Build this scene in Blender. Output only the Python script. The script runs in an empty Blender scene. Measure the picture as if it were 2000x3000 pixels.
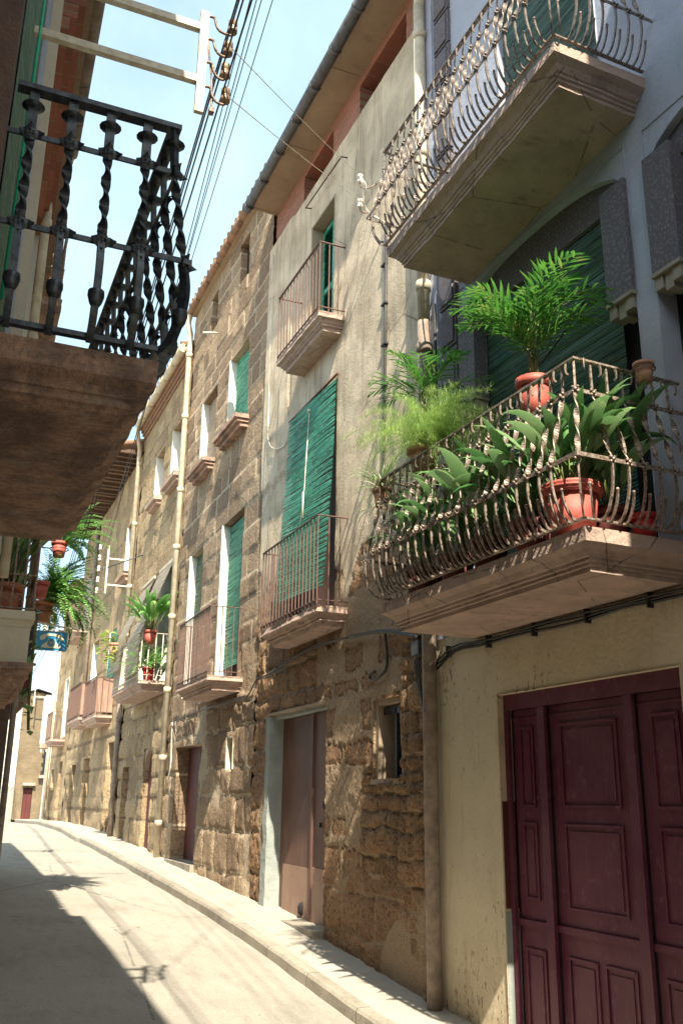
import bpy, math, random, bisect
from mathutils import Vector, Matrix, noise
R = math.radians
scn = bpy.context.scene
col = scn.collection
random.seed(7)

# ------------------------------------------------------------------ camera
cam_d = bpy.data.cameras.new('camera')
cam = bpy.data.objects.new('camera', cam_d); col.objects.link(cam)
cam_d.sensor_fit = 'VERTICAL'; cam_d.sensor_height = 24.0; cam_d.lens = 21.965
cam_d.clip_start = .05; cam_d.clip_end = 3000
_p, _r, _y = R(17.2), R(.69), R(22.8)
_rt = Vector((math.cos(_y), -math.sin(_y), 0)); _fh = Vector((math.sin(_y), math.cos(_y), 0))
_F = _fh * math.cos(_p) + Vector((0, 0, 1)) * math.sin(_p)
_U0 = _rt.cross(_F)
_R = _rt * math.cos(_r) + _U0 * math.sin(_r); _U = _U0 * math.cos(_r) - _rt * math.sin(_r)
cam.matrix_world = Matrix(((_R.x, _U.x, -_F.x, 0), (_R.y, _U.y, -_F.y, 0), (_R.z, _U.z, -_F.z, 1.6), (0, 0, 0, 1)))
scn.camera = cam

# ------------------------------------------------------------------ light
SUN = Vector((.19, .85, -1.0)).normalized()
elev = math.asin(-SUN.z); azim = math.atan2(-SUN.x, -SUN.y)
w = bpy.data.worlds.new('World'); scn.world = w; w.use_nodes = True
wn = w.node_tree; bg = wn.nodes['Background']
sky = wn.nodes.new('ShaderNodeTexSky'); sky.sky_type = 'NISHITA'; sky.sun_disc = False
sky.sun_elevation = elev; sky.sun_rotation = azim; sky.altitude = 300
sky.air_density = 1.0; sky.dust_density = 3.2; sky.ozone_density = .6
tc = wn.nodes.new('ShaderNodeTexCoord'); cl = wn.nodes.new('ShaderNodeTexNoise')
cl.inputs['Scale'].default_value = 2.6; cl.inputs['Detail'].default_value = 6; cl.inputs['Roughness'].default_value = .55
rp = wn.nodes.new('ShaderNodeValToRGB'); rp.color_ramp.elements[0].position = .40; rp.color_ramp.elements[1].position = .72
rp.color_ramp.elements[0].color = (.40, .40, .40, 1); rp.color_ramp.elements[1].color = (.85, .85, .85, 1)
mx = wn.nodes.new('ShaderNodeMix'); mx.data_type = 'RGBA'
mx.inputs['B'].default_value = (3.5, 4.85, 5.2, 1)
wn.links.new(tc.outputs['Generated'], cl.inputs['Vector']); wn.links.new(cl.outputs['Fac'], rp.inputs['Fac'])
wn.links.new(rp.outputs['Color'], mx.inputs['Factor']); wn.links.new(sky.outputs[0], mx.inputs['A'])
wn.links.new(mx.outputs['Result'], bg.inputs['Color']); bg.inputs['Strength'].default_value = .122
sd = bpy.data.lights.new('sun', 'SUN'); sd.energy = 4.8; sd.angle = R(.5); sd.color = (1, .90, .71)
so = bpy.data.objects.new('sun', sd); col.objects.link(so)
so.rotation_euler = SUN.to_track_quat('-Z', 'Y').to_euler()
scn.view_settings.view_transform = 'Standard'; scn.view_settings.look = 'None'
scn.view_settings.exposure = 1.34; scn.view_settings.gamma = 1

# ------------------------------------------------------------------ materials
MATS = {}
class NB:
    def __init__(s, name):
        s.m = bpy.data.materials.new(name); s.m.use_nodes = True; s.t = s.m.node_tree
        s.b = s.t.nodes['Principled BSDF']; s.tc = s.t.nodes.new('ShaderNodeTexCoord'); s.co = s.tc.outputs['Object']
        MATS[name] = s.m
    def map(s, scale=(1, 1, 1), rot=(0, 0, 0), src=None):
        n = s.t.nodes.new('ShaderNodeMapping'); n.inputs['Scale'].default_value = scale; n.inputs['Rotation'].default_value = rot
        s.t.links.new(src or s.co, n.inputs[0]); return n.outputs[0]
    def noise(s, scale, detail=4, rough=.55, co=None, dist=0):
        n = s.t.nodes.new('ShaderNodeTexNoise'); n.inputs['Scale'].default_value = scale; n.inputs['Detail'].default_value = detail
        n.inputs['Roughness'].default_value = rough; n.inputs['Distortion'].default_value = dist
        s.t.links.new(co or s.co, n.inputs['Vector']); return n.outputs['Fac']
    def voro(s, scale, co=None, feat='F1', out='Distance'):
        n = s.t.nodes.new('ShaderNodeTexVoronoi'); n.feature = feat; n.inputs['Scale'].default_value = scale
        s.t.links.new(co or s.co, n.inputs['Vector']); return n.outputs[out]
    def ramp(s, fac, *st):
        n = s.t.nodes.new('ShaderNodeValToRGB'); e = n.color_ramp.elements
        while len(e) < len(st): e.new(.5)
        for i, (p, c) in enumerate(st):
            e[i].position = p; e[i].color = (*c, 1) if not isinstance(c, (int, float)) else (c, c, c, 1)
        s.t.links.new(fac, n.inputs[0]); return n.outputs[0]
    def mix(s, f, a, b, mode='MIX'):
        n = s.t.nodes.new('ShaderNodeMix'); n.data_type = 'RGBA'; n.blend_type = mode
        for k, v in (('Factor', f), ('A', a), ('B', b)):
            if isinstance(v, (int, float)): n.inputs[k].default_value = v if k == 'Factor' else (v, v, v, 1)
            elif isinstance(v, tuple): n.inputs[k].default_value = (*v, 1)
            else: s.t.links.new(v, n.inputs[k])
        return n.outputs['Result']
    def math(s, op, a, b=0.0):
        n = s.t.nodes.new('ShaderNodeMath'); n.operation = op
        for i, v in enumerate((a, b)):
            if isinstance(v, (int, float)): n.inputs[i].default_value = v
            else: s.t.links.new(v, n.inputs[i])
        return n.outputs[0]
    def sep(s, v):
        n = s.t.nodes.new('ShaderNodeSeparateXYZ'); s.t.links.new(v, n.inputs[0]); return n.outputs
    def attr(s, nm):
        n = s.t.nodes.new('ShaderNodeAttribute'); n.attribute_name = nm
        k = s.t.nodes.new('ShaderNodeSeparateColor'); s.t.links.new(n.outputs['Color'], k.inputs[0]); return k.outputs
    def done(s, colr, rough=.85, bumps=(), spec=.3, metal=0):
        if isinstance(colr, tuple): s.b.inputs['Base Color'].default_value = (*colr, 1)
        else: s.t.links.new(colr, s.b.inputs['Base Color'])
        if isinstance(rough, (int, float)): s.b.inputs['Roughness'].default_value = rough
        else: s.t.links.new(rough, s.b.inputs['Roughness'])
        s.b.inputs['Specular IOR Level'].default_value = spec; s.b.inputs['Metallic'].default_value = metal
        nrm = None
        for h, st, d in bumps:
            n = s.t.nodes.new('ShaderNodeBump'); n.inputs['Strength'].default_value = st; n.inputs['Distance'].default_value = d
            s.t.links.new(h, n.inputs['Height'])
            if nrm: s.t.links.new(nrm, n.inputs['Normal'])
            nrm = n.outputs[0]
        if nrm: s.t.links.new(nrm, s.b.inputs['Normal'])
        return s.m

def stone_wall(name, stoneA, stoneB, mort, plA, plB, bump=.02):
    n = NB(name); a = n.attr('st')
    fine = n.noise(26, 6, .65); big = n.noise(1.7, 5, .6); mid = n.noise(7, 5, .6)
    st = n.mix(a[0], stoneA, stoneB)
    st = n.mix(n.ramp(mid, (.35, 0), (.7, .8)), st, n.mix(.5, st, (.46, .34, .21)))
    st = n.mix(n.ramp(big, (.35, .0), (.7, .5)), st, n.mix(.5, st, (.10, .07, .045)))
    st = n.mix(n.ramp(fine, (.36, .85), (.5, 0)), st, n.mix(.7, st, (.045, .03, .022)))
    st = n.mix(n.ramp(n.noise(62, 4, .7), (.54, 0), (.66, .6)), st, n.mix(.5, st, (.62, .50, .34)))
    pit = n.voro(34, n.map((1, 1.0, 1.0)))
    st = n.mix(n.math('MULTIPLY', n.ramp(pit, (.10, 1), (.26, 0)), n.ramp(mid, (.45, 0), (.6, .8))), st, n.mix(.8, st, (.03, .02, .015)))
    jm = n.math('ADD', a[1], n.math('MULTIPLY', n.math('SUBTRACT', mid, .5), .8))
    c = n.mix(n.ramp(jm, (.42, 0), (.58, 1)), st, n.mix(fine, n.mix(.5, mort, (.1, .08, .06)), mort))
    pl = n.mix(n.ramp(big, (.38, 0), (.62, 1)), plA, plB)
    strk = n.noise(2.2, 6, .7, n.map((1, 3.2, .35)))
    pl = n.mix(n.ramp(strk, (.5, 0), (.75, .5)), pl, (.13, .10, .075))
    pl = n.mix(n.ramp(n.noise(11, 5, .7), (.6, 0), (.7, .6)), pl, n.mix(.5, pl, (.14, .11, .08)))
    crack = n.ramp(n.voro(.9, n.map((1, 1.4, .6)), 'DISTANCE_TO_EDGE'), (.0, 1), (.006, 0))
    pl = n.mix(n.math('MULTIPLY', crack, n.ramp(big, (.45, 0), (.55, .7))), pl, (.08, .06, .05))
    zb = n.math('ADD', a[2], n.math('MULTIPLY', n.math('SUBTRACT', fine, .5), .35))
    zz = n.ramp(zb, (.47, 0), (.53, 1))
    c = n.mix(zz, c, pl)
    h = n.math('ADD', n.math('MULTIPLY', fine, 1.0), n.math('MULTIPLY', mid, .8))
    h = n.math('ADD', h, n.math('MULTIPLY', n.ramp(pit, (.05, 0), (.3, 1)), .45))
    hp = n.math('MULTIPLY', n.math('SUBTRACT', 1.0, n.math('MULTIPLY', zz, .80)), h)
    return n.done(c, .93, ((hp, 1.0, bump), (n.noise(85, 5, .75), .8, .008)), spec=.15)

stone_wall('rubble', (.52, .30, .17), (.29, .17, .105), (.56, .41, .275), (.72, .60, .45), (.50, .41, .30), .05)
stone_wall('ashlar', (.46, .34, .235), (.22, .15, .11), (.64, .52, .38), (.40, .34, .25), (.30, .25, .18), .025)
stone_wall('far_stone', (.56, .43, .27), (.34, .245, .15), (.30, .22, .14), (.52, .46, .36), (.42, .36, .27), .03)

def plaster(name, c1, c2, c3, stain=.5, bs=.006, sc=1.5, crack=0, chips=0):
    n = NB(name); b = n.noise(sc, 6, .62); f = n.noise(30, 5, .6)
    c = n.mix(n.ramp(b, (.35, 0), (.65, 1)), c1, c2)
    c = n.mix(n.ramp(n.noise(3.1, 8, .72, n.map((1, 2.4, .5))), (.55, 0), (.78, stain)), c, c3)
    c = n.mix(n.ramp(n.noise(17, 6, .75), (.66, 0), (.70, .8)), c, n.mix(.5, c3, c))
    if crack:
        wv = n.noise(3, 5, .7); ck = n.math('ADD', n.voro(1.3, n.map((1, .8, 1)), 'DISTANCE_TO_EDGE'), n.math('MULTIPLY', n.math('SUBTRACT', wv, .5), .05))
        c = n.mix(n.math('MULTIPLY', n.math('MULTIPLY', n.ramp(ck, (.002, 1), (.009, 0)), n.ramp(wv, (.44, 0), (.5, 1))), crack), c, (.05, .04, .035))
        c = n.mix(n.math('MULTIPLY', n.ramp(n.noise(4.2, 7, .8), (.60, 0), (.63, 1)), crack * .6), c, n.mix(.5, c3, c))
    if chips:
        cp = n.noise(13, 7, .8, n.map((1, 1.7, .75))); ar = n.noise(.9, 3, .6)
        c = n.mix(n.math('MULTIPLY', n.ramp(n.math('ADD', cp, n.math('MULTIPLY', n.math('SUBTRACT', ar, .5), .5)), (.60, 0), (.615, 1)), chips), c, (.27, .18, .115))
        lowz = n.math('ADD', n.math('MULTIPLY', n.sep(n.co)[2], .9), n.math('MULTIPLY', n.noise(4, 6, .75), 1.0))
        c = n.mix(n.ramp(lowz, (.5, .75), (1.15, 0)), c, n.mix(.55, c, (.25, .19, .13)))
    return n.done(c, .9, ((n.noise(8, 5, .6), .5, bs * 2.5), (f, .6, bs)), spec=.2)
plaster('yellow_plaster', (.66, .58, .42), (.58, .50, .36), (.36, .25, .17), .7, .008, 1.5, 0, 1)
plaster('blue_plaster', (.44, .465, .55), (.36, .38, .46), (.20, .19, .22), .5)
plaster('concrete', (.36, .32, .26), (.27, .235, .19), (.10, .08, .065), .8, .008, 2.5)
plaster('slab_stone', (.51, .375, .315), (.38, .28, .235), (.10, .075, .06), .9, .016, 3, .8)
n_ = NB('dark_slab')
c_ = n_.mix(n_.ramp(n_.noise(34, 6, .8), (.40, 0), (.60, 1)), (.66, .43, .32), (.38, .265, .215))
c_ = n_.mix(n_.ramp(n_.noise(3.2, 6, .7), (.44, 0), (.60, .75)), c_, (.16, .12, .115))
c_ = n_.mix(n_.ramp(n_.noise(5.5, 5, .7, n_.map((1, .6, 2))), (.55, 0), (.68, .6)), c_, (.50, .42, .36))
n_.done(c_, .95, ((n_.noise(48, 6, .8), 1.0, .02), (n_.noise(6, 4, .6), .6, .03)), spec=.1)
plaster('cream_paint', (.66, .62, .52), (.56, .50, .40), (.30, .22, .15), .5)
plaster('white_paint', (.80, .80, .74), (.70, .69, .62), (.36, .31, .25), .35, .004, 3)
plaster('soffit_stone', (.40, .32, .235), (.32, .25, .185), (.14, .11, .08), .5)
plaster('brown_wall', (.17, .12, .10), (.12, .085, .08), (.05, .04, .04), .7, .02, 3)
n_ = NB('road')
c_ = n_.mix(n_.ramp(n_.noise(.55, 5, .6), (.35, 0), (.65, 1)), (.40, .375, .33), (.33, .305, .27))
c_ = n_.mix(n_.ramp(n_.noise(2.6, 7, .75, n_.map((1.5, .5, 1))), (.50, 0), (.72, .55)), c_, (.18, .165, .14))
c_ = n_.mix(n_.ramp(n_.noise(70, 4, .75), (.45, 0), (.62, .6)), c_, (.21, .19, .16))
c_ = n_.mix(n_.ramp(n_.noise(9, 3, .8), (.70, 0), (.73, .8)), c_, (.12, .11, .10))
ck = n_.voro(.42, n_.map((1, .55, 1)), 'DISTANCE_TO_EDGE'); wv = n_.noise(1.4, 4, .7)
c_ = n_.mix(n_.math('MULTIPLY', n_.ramp(n_.math('ADD', ck, n_.math('MULTIPLY', n_.math('SUBTRACT', wv, .5), .02)), (.001, 1), (.007, 0)), n_.ramp(wv, (.46, 0), (.5, .85))), c_, (.12, .11, .095))
n_.done(c_, .93, ((n_.noise(55, 5, .8), .9, .007), (n_.noise(5, 4, .6), .4, .012)), spec=.25)
plaster('pavement', (.44, .405, .35), (.37, .34, .295), (.22, .20, .17), .6, .007, 1.3)
n_ = NB('kerb_stone'); s_ = n_.sep(n_.co)
jt = n_.math('ABSOLUTE', n_.math('SUBTRACT', n_.math('FRACT', n_.math('ADD', n_.math('MULTIPLY', s_[1], .92), n_.math('MULTIPLY', n_.noise(3, 2), .02))), .5))
c_ = n_.mix(n_.ramp(n_.noise(3, 6, .7), (.35, 0), (.65, 1)), (.35, .32, .27), (.24, .215, .18))
c_ = n_.mix(n_.ramp(n_.noise(1.1, 2, .5, n_.map((1, .5, 1))), (.4, 0), (.6, .4)), c_, (.40, .36, .30))
c_ = n_.mix(n_.ramp(jt, (.492, 0), (.497, .85)), c_, (.07, .06, .05))
n_.done(n_.mix(n_.ramp(n_.noise(19, 6, .75), (.56, 0), (.66, .7)), c_, (.13, .115, .095)), .95, ((n_.noise(40, 5, .7), .8, .008),), spec=.15)
plaster('grey_patch', (.34, .375, .36), (.26, .29, .28), (.20, .17, .12), .7, .01, 4)
plaster('ashlar_plain', (.23, .18, .12), (.15, .115, .075), (.08, .06, .045), .7, .03, 1.5)
plaster('ground', (.40, .36, .28), (.33, .29, .22), (.2, .17, .13), .5)

def metal(name, c1, c2, rough=.6, bs=.002, met=.0, sc=40):
    n = NB(name); f = n.noise(sc, 5, .7)
    c = n.mix(n.ramp(f, (.38, 0), (.62, 1)), c1, c2)
    return n.done(c, rough, ((f, .7, bs),), spec=.5, metal=met)
metal('rusty_iron', (.34, .27, .22), (.13, .065, .045), .5, .003, .25, 55)
metal('silver_iron', (.42, .355, .30), (.13, .08, .06), .5, .003, .35, 38)
metal('dark_rail', (.30, .255, .22), (.10, .07, .055), .5, .003, .3, 38)
metal('brown_iron', (.17, .095, .075), (.09, .05, .042), .6)
metal('black_iron', (.075, .095, .115), (.022, .026, .036), .36, .002, .3, 30)
metal('grey_paint', (.33, .33, .30), (.23, .22, .19), .55, .002, 0, 12)
metal('white_metal', (.80, .76, .64), (.58, .50, .40), .5, .002, 0, 14)
metal('zinc', (.13, .135, .15), (.065, .07, .08), .6, .003, .2, 9)
metal('cream_pipe', (.62, .56, .43), (.45, .38, .28), .6, .003, 0, 6)
metal('drain_brown', (.30, .24, .19), (.17, .13, .11), .75, .003, 0, 7)
metal('cable', (.02, .02, .022), (.035, .03, .03), .55)
metal('porcelain', (.80, .78, .70), (.62, .58, .50), .25, .001, 0, 8)
metal('amber_insulator', (.36, .26, .17), (.20, .13, .09), .2, .001, 0, 12)
metal('terracotta', (.52, .20, .115), (.36, .135, .08), .8, .003, 0, 12)
metal('red_pot', (.50, .115, .085), (.36, .075, .06), .6, .001, 0, 10)
metal('bright_red', (.50, .03, .03), (.34, .02, .02), .4, .001, 0, 10)
metal('dark_red', (.16, .03, .025), (.09, .02, .02), .6, .001, 0, 10)
metal('clay_pot', (.55, .31, .22), (.40, .20, .13), .85, .003, 0, 15)
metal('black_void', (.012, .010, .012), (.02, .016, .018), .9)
metal('soil', (.05, .035, .025), (.09, .06, .04), .95, .01, 0, 30)
metal('sign_blue', (.012, .27, .52), (.015, .22, .45), .35, .0005, 0, 6)
metal('sign_cream', (.72, .68, .52), (.60, .55, .42), .4, .0005, 0, 10)
metal('green_rope', (.01, .55, .33), (.01, .45, .27), .5)

def blind(name, c1, c2, c3):
    n = NB(name)
    sl = n.noise(1, 4, .8, n.map((.5, 1.1, 21)))
    f = n.noise(9, 5, .7, n.map((1, 1, 3)))
    c = n.mix(n.ramp(sl, (.42, 0), (.58, 1)), c1, c2)
    c = n.mix(n.ramp(f, (.52, 0), (.70, .75)), c, c3)
    return n.done(c, .55, ((n.noise(80, 2), .3, .001),), spec=.4)
blind('green_blind', (.016, .20, .13), (.11, .52, .37), (.42, .70, .57))
blind('dark_blind', (.035, .095, .09), (.10, .19, .175), (.19, .18, .15))
blind('grey_blind', (.32, .27, .22), (.42, .36, .29), (.50, .44, .36))
blind('old_blind', (.07, .14, .085), (.11, .19, .12), (.26, .26, .17))

def wood(name, c1, c2, c3, rough=.6):
    n = NB(name); g = n.noise(5, 6, .7, n.map((4, 7, .35)), .6)
    c = n.mix(n.ramp(g, (.35, 0), (.65, 1)), c1, c2)
    c = n.mix(n.ramp(n.noise(14, 6, .75), (.57, 0), (.66, .6)), c, c3)
    c = n.mix(n.ramp(n.noise(1.3, 5, .65), (.42, 0), (.70, .45)), c, c3)
    return n.done(c, rough, ((g, .5, .004), (n.noise(60, 3), .2, .001)), spec=.35)
wood('purple_wood', (.115, .020, .048), (.085, .016, .040), (.20, .09, .10), .5)
wood('brown_wood', (.20, .105, .075), (.115, .06, .048), (.07, .04, .035))
wood('pale_wood', (.40, .265, .20), (.30, .19, .145), (.2, .11, .09))
wood('red_wood', (.13, .03, .028), (.085, .022, .022), (.06, .02, .02))
wood('rafter_wood', (.13, .075, .05), (.075, .045, .032), (.2, .12, .08))

def brick(name, c1, c2, m, sx=1):
    n = NB(name); s = n.sep(n.co); cb = n.t.nodes.new('ShaderNodeCombineXYZ')
    n.t.links.new(s[1], cb.inputs[0]); n.t.links.new(s[2], cb.inputs[1])
    t = n.t.nodes.new('ShaderNodeTexBrick'); n.t.links.new(cb.outputs[0], t.inputs['Vector'])
    t.inputs['Color1'].default_value = (*c1, 1); t.inputs['Color2'].default_value = (*c2, 1); t.inputs['Mortar'].default_value = (*m, 1)
    t.inputs['Scale'].default_value = 1; t.inputs['Mortar Size'].default_value = .007; t.inputs['Brick Width'].default_value = .25 * sx
    t.inputs['Row Height'].default_value = .062 * sx; t.inputs['Mortar Smooth'].default_value = .2
    f = n.noise(25, 5, .7)
    c = n.mix(n.ramp(f, (.4, 0), (.7, .5)), t.outputs['Color'], (.20, .13, .10))
    return n.done(c, .9, ((t.outputs['Fac'], -.8, .012), (f, .5, .008)), spec=.15)
brick('brick', (.42, .17, .125), (.30, .125, .095), (.32, .25, .19))
brick('tile_white', (.72, .72, .66), (.62, .61, .55), (.45, .44, .40), 2.6)
n_ = NB('roof_tile'); f_ = n_.noise(6, 5, .7)
n_.done(n_.mix(n_.ramp(f_, (.35, 0), (.65, 1)), (.34, .20, .13), (.20, .135, .10)), .9, ((n_.noise(30, 4), .6, .01),), spec=.1)
n_ = NB('pebble'); v_ = n_.voro(38); f_ = n_.noise(3, 5, .6)
n_.done(n_.mix(n_.ramp(v_, (.1, 0), (.5, .7)), n_.mix(f_, (.20, .185, .20), (.25, .235, .25)), (.10, .085, .10)), .9, ((v_, -1.0, .03),), spec=.2)

def leafm(name, c1, c2, c3, rough=.42):
    n = NB(name); g = n.t.nodes.new('ShaderNodeNewGeometry')
    oi = g.outputs['Random Per Island']
    c = n.mix(n.ramp(oi, (0, 0), (1, 1)), c1, c2)
    c = n.mix(n.ramp(n.noise(9, 4, .6), (.55, 0), (.75, .7)), c, c3)
    n.b.inputs['Subsurface Weight'].default_value = 0
    m = n.done(c, rough, (), spec=.45)
    tr = n.t.nodes.new('ShaderNodeBsdfTranslucent'); n.t.links.new(c, tr.inputs['Color'])
    ms = n.t.nodes.new('ShaderNodeMixShader'); ms.inputs[0].default_value = .32
    out = n.t.nodes['Material Output']
    n.t.links.new(n.b.outputs[0], ms.inputs[1]); n.t.links.new(tr.outputs[0], ms.inputs[2]); n.t.links.new(ms.outputs[0], out.inputs[0])
    return m
leafm('leaf_palm', (.03, .14, .025), (.15, .40, .07), (.46, .44, .13))
leafm('leaf_dark', (.06, .19, .05), (.28, .46, .20), (.42, .52, .26), .3)
leafm('leaf_fern', (.12, .34, .07), (.28, .52, .16), (.46, .56, .22))
leafm('leaf_asparagus', (.30, .50, .12), (.48, .64, .22), (.58, .66, .28))
leafm('leaf_spider', (.30, .42, .20), (.50, .58, .34), (.62, .60, .40))
leafm('leaf_pothos', (.28, .44, .09), (.42, .50, .12), (.62, .42, .08))
leafm('leaf_tip', (.45, .20, .06), (.5, .28, .08), (.4, .2, .08))
leafm('stem', (.16, .20, .07), (.22, .24, .09), (.30, .25, .13))

# ------------------------------------------------------------------ object helpers
def g(y):                                     # pavement height along the street
    pts = [(-30, -1.4), (0, -.42), (6, -.08), (7.5, .02), (9, .145), (10.5, .265), (12, .36), (14, .455), (16, .535), (20, .70), (26, .90), (32, .93), (40, .80), (60, .5), (300, -3)]
    for (a, b), (c, d) in zip(pts, pts[1:]):
        if y <= c: return b + (d - b) * (y - a) / (c - a)
    return -3
def T(name, label, cat, loc=(0, 0, 0), rz=0, group=None):
    o = bpy.data.objects.new(name, None); col.objects.link(o); o.empty_display_size = .2
    o.location = loc; o.rotation_euler = (0, 0, rz); o['label'] = label; o['category'] = cat
    if group: o['group'] = group
    return o
def root_of(o):
    v = Vector((0, 0, 0)); 
    while o: v += Vector(o.location); o = o.parent
    return v
class MB:
    """collects geometry in WORLD coordinates (or in the root's own frame when loc=True)"""
    def __init__(s): s.v = []; s.f = []; s.mi = []; s.mats = []; s.cm = 0; s.sm = []
    def use(s, mat):
        if mat not in s.mats: s.mats.append(mat)
        s.cm = s.mats.index(mat); return s
    def face(s, idx, smooth=False): s.f.append(idx); s.mi.append(s.cm); s.sm.append(smooth)
    def box(s, x0, x1, y0, y1, z0, z1):
        b = len(s.v)
        s.v += [(x, y, z) for z in (z0, z1) for y in (y0, y1) for x in (x0, x1)]
        for f in ((0, 2, 3, 1), (4, 5, 7, 6), (0, 1, 5, 4), (2, 6, 7, 3), (0, 4, 6, 2), (1, 3, 7, 5)): s.face(tuple(b + i for i in f))
        return s
    def quad(s, a, b, c, d):
        i = len(s.v); s.v += [tuple(a), tuple(b), tuple(c), tuple(d)]; s.face((i, i + 1, i + 2, i + 3)); return s
    def sweep(s, pts, sec, n=8, twist=None, cap=True, flat=None, smooth=True, ref=None):
        """sweep a round (n sided) or rectangular (flat=(w,h)) section; sec: radius or list"""
        pts = [Vector(p) for p in pts]; N = len(pts); base = len(s.v)
        ref = Vector(ref) if ref else None
        for i, p in enumerate(pts):
            t = (pts[min(i + 1, N - 1)] - pts[max(i - 1, 0)])
            t = t.normalized() if t.length > 1e-9 else Vector((0, 0, 1))
            rf = ref if ref is not None else (Vector((0, 0, 1)) if abs(t.z) < .8 else Vector((0, 1, 0)))
            a = t.cross(rf); a = a.normalized() if a.length > 1e-6 else Vector((1, 0, 0)); b = a.cross(t).normalized()
            r = sec[i] if isinstance(sec, (list, tuple)) else sec
            tw = twist[i] if twist else 0
            if flat:
                k = r if r else 1
                ww, hh = flat[0] * k / 2, flat[1] * k / 2
                ring = [(ww, hh), (-ww, hh), (-ww, -hh), (ww, -hh)]
            else: ring = [(r * math.cos(6.28318 * j / n), r * math.sin(6.28318 * j / n)) for j in range(n)]
            c_, s_ = math.cos(tw), math.sin(tw)
            for u, v in ring:
                u, v = u * c_ - v * s_, u * s_ + v * c_
                q = p + a * u + b * v; s.v.append((q.x, q.y, q.z))
        m = 4 if flat else n
        for i in range(N - 1):
            for j in range(m):
                k = (j + 1) % m
                s.face((base + i * m + j, base + i * m + k, base + (i + 1) * m + k, base + (i + 1) * m + j), smooth and not flat)
        if cap:
            s.face(tuple(base + j for j in range(m))[::-1]); s.face(tuple(base + (N - 1) * m + j for j in range(m)))
        return s
    def lathe(s, c, prof, n=20, tilt=None):
        base = len(s.v); c = Vector(c)
        for r, z in prof:
            for j in range(n):
                a = 6.28318 * j / n; q = Vector((r * math.cos(a), r * math.sin(a), z))
                if tilt: q = tilt @ q
                q = q + c; s.v.append((q.x, q.y, q.z))
        for i in range(len(prof) - 1):
            for j in range(n):
                k = (j + 1) % n; s.face((base + i * n + j, base + i * n + k, base + (i + 1) * n + k, base + (i + 1) * n + j), True)
        s.face(tuple(base + j for j in range(n))[::-1]); s.face(tuple(base + (len(prof) - 1) * n + j for j in range(n)))
        return s
    def ball(s, c, r, sz=1, n=8, m=5):
        prof = [(max(1e-4, r * math.sin(math.pi * i / m)), -r * sz * math.cos(math.pi * i / m)) for i in range(m + 1)]
        return s.lathe(c, prof, n)
    def out(s, name, mat, parent=None, local=False, attr=None, extra=None):
        me = bpy.data.meshes.new(name)
        off = Vector((0, 0, 0))
        if parent is not None and not local: off = root_of(parent)
        me.from_pydata([(x - off.x, y - off.y, z - off.z) for x, y, z in s.v], [], s.f)
        mats = s.mats or [mat]
        for m_ in mats: me.materials.append(MATS[m_])
        for p, mi, sm in zip(me.polygons, s.mi, s.sm): p.material_index = mi; p.use_smooth = sm
        if attr:
            a = me.color_attributes.new('st', 'FLOAT_COLOR', 'POINT')
            flat = []
            for c in attr: flat += [c[0], c[1], c[2], 1]
            a.data.foreach_set('color', flat)
        me.update()
        o = bpy.data.objects.new(name, me); col.objects.link(o)
        if parent is not None: o.parent = parent
        if extra:
            for k, v in extra.items(): o[k] = v
        return o
def struct(o, kind='structure'): o['kind'] = kind; return o
def bez(p, n=14):                                             # smooth curve through points (Catmull-Rom)
    p = [Vector(a) for a in p]; P = [2 * p[0] - p[1]] + p + [2 * p[-1] - p[-2]]; out = []
    seg = len(p) - 1
    for i in range(seg):
        a, b, c, d = P[i:i + 4]
        for k in range(n):
            t = k / n
            out.append(.5 * ((2 * b) + (c - a) * t + (2 * a - 5 * b + 4 * c - d) * t * t + (3 * b - 3 * c + d - a) * t ** 3))
    out.append(p[-1]); return out

# ------------------------------------------------------------------ stone courses and walls
class Courses:
    def __init__(s, seed, z0, z1, hr, lr, joint=.012, warp=.0):
        r = random.Random(seed); s.z = [z0]; s.j = joint; s.w = warp; s.rows = []
        while s.z[-1] < z1:
            s.z.append(s.z[-1] + r.uniform(*hr)); y = -r.random(); b = [y + 0.0]; ids = []
            while y < 62: y += r.uniform(*lr); b.append(y); ids.append((r.random(), r.random()))
            ids.append((.5, .5)); s.rows.append((b, ids))
    def __call__(s, y, z):
        if s.w:
            q = Vector((y * 2.3, z * 2.3, 3)); y += s.w * noise.noise(q); z += s.w * noise.noise(q + Vector((9, 4, 0)))
            q = Vector((y * 7, z * 7, 1)); y += s.w * .35 * noise.noise(q); z += s.w * .35 * noise.noise(q + Vector((5, 2, 0)))
        i = min(max(bisect.bisect_right(s.z, z) - 1, 0), len(s.rows) - 1)
        b, ids = s.rows[i]; j = min(max(bisect.bisect_right(b, y) - 1, 0), len(ids) - 2)
        e = min(z - s.z[i], s.z[i + 1] - z, y - b[j], b[j + 1] - y)
        return ids[j][0], ids[j][1], e
def sstep(a, b, x): t = min(1, max(0, (x - a) / (b - a))); return t * t * (3 - 2 * t)
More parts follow.
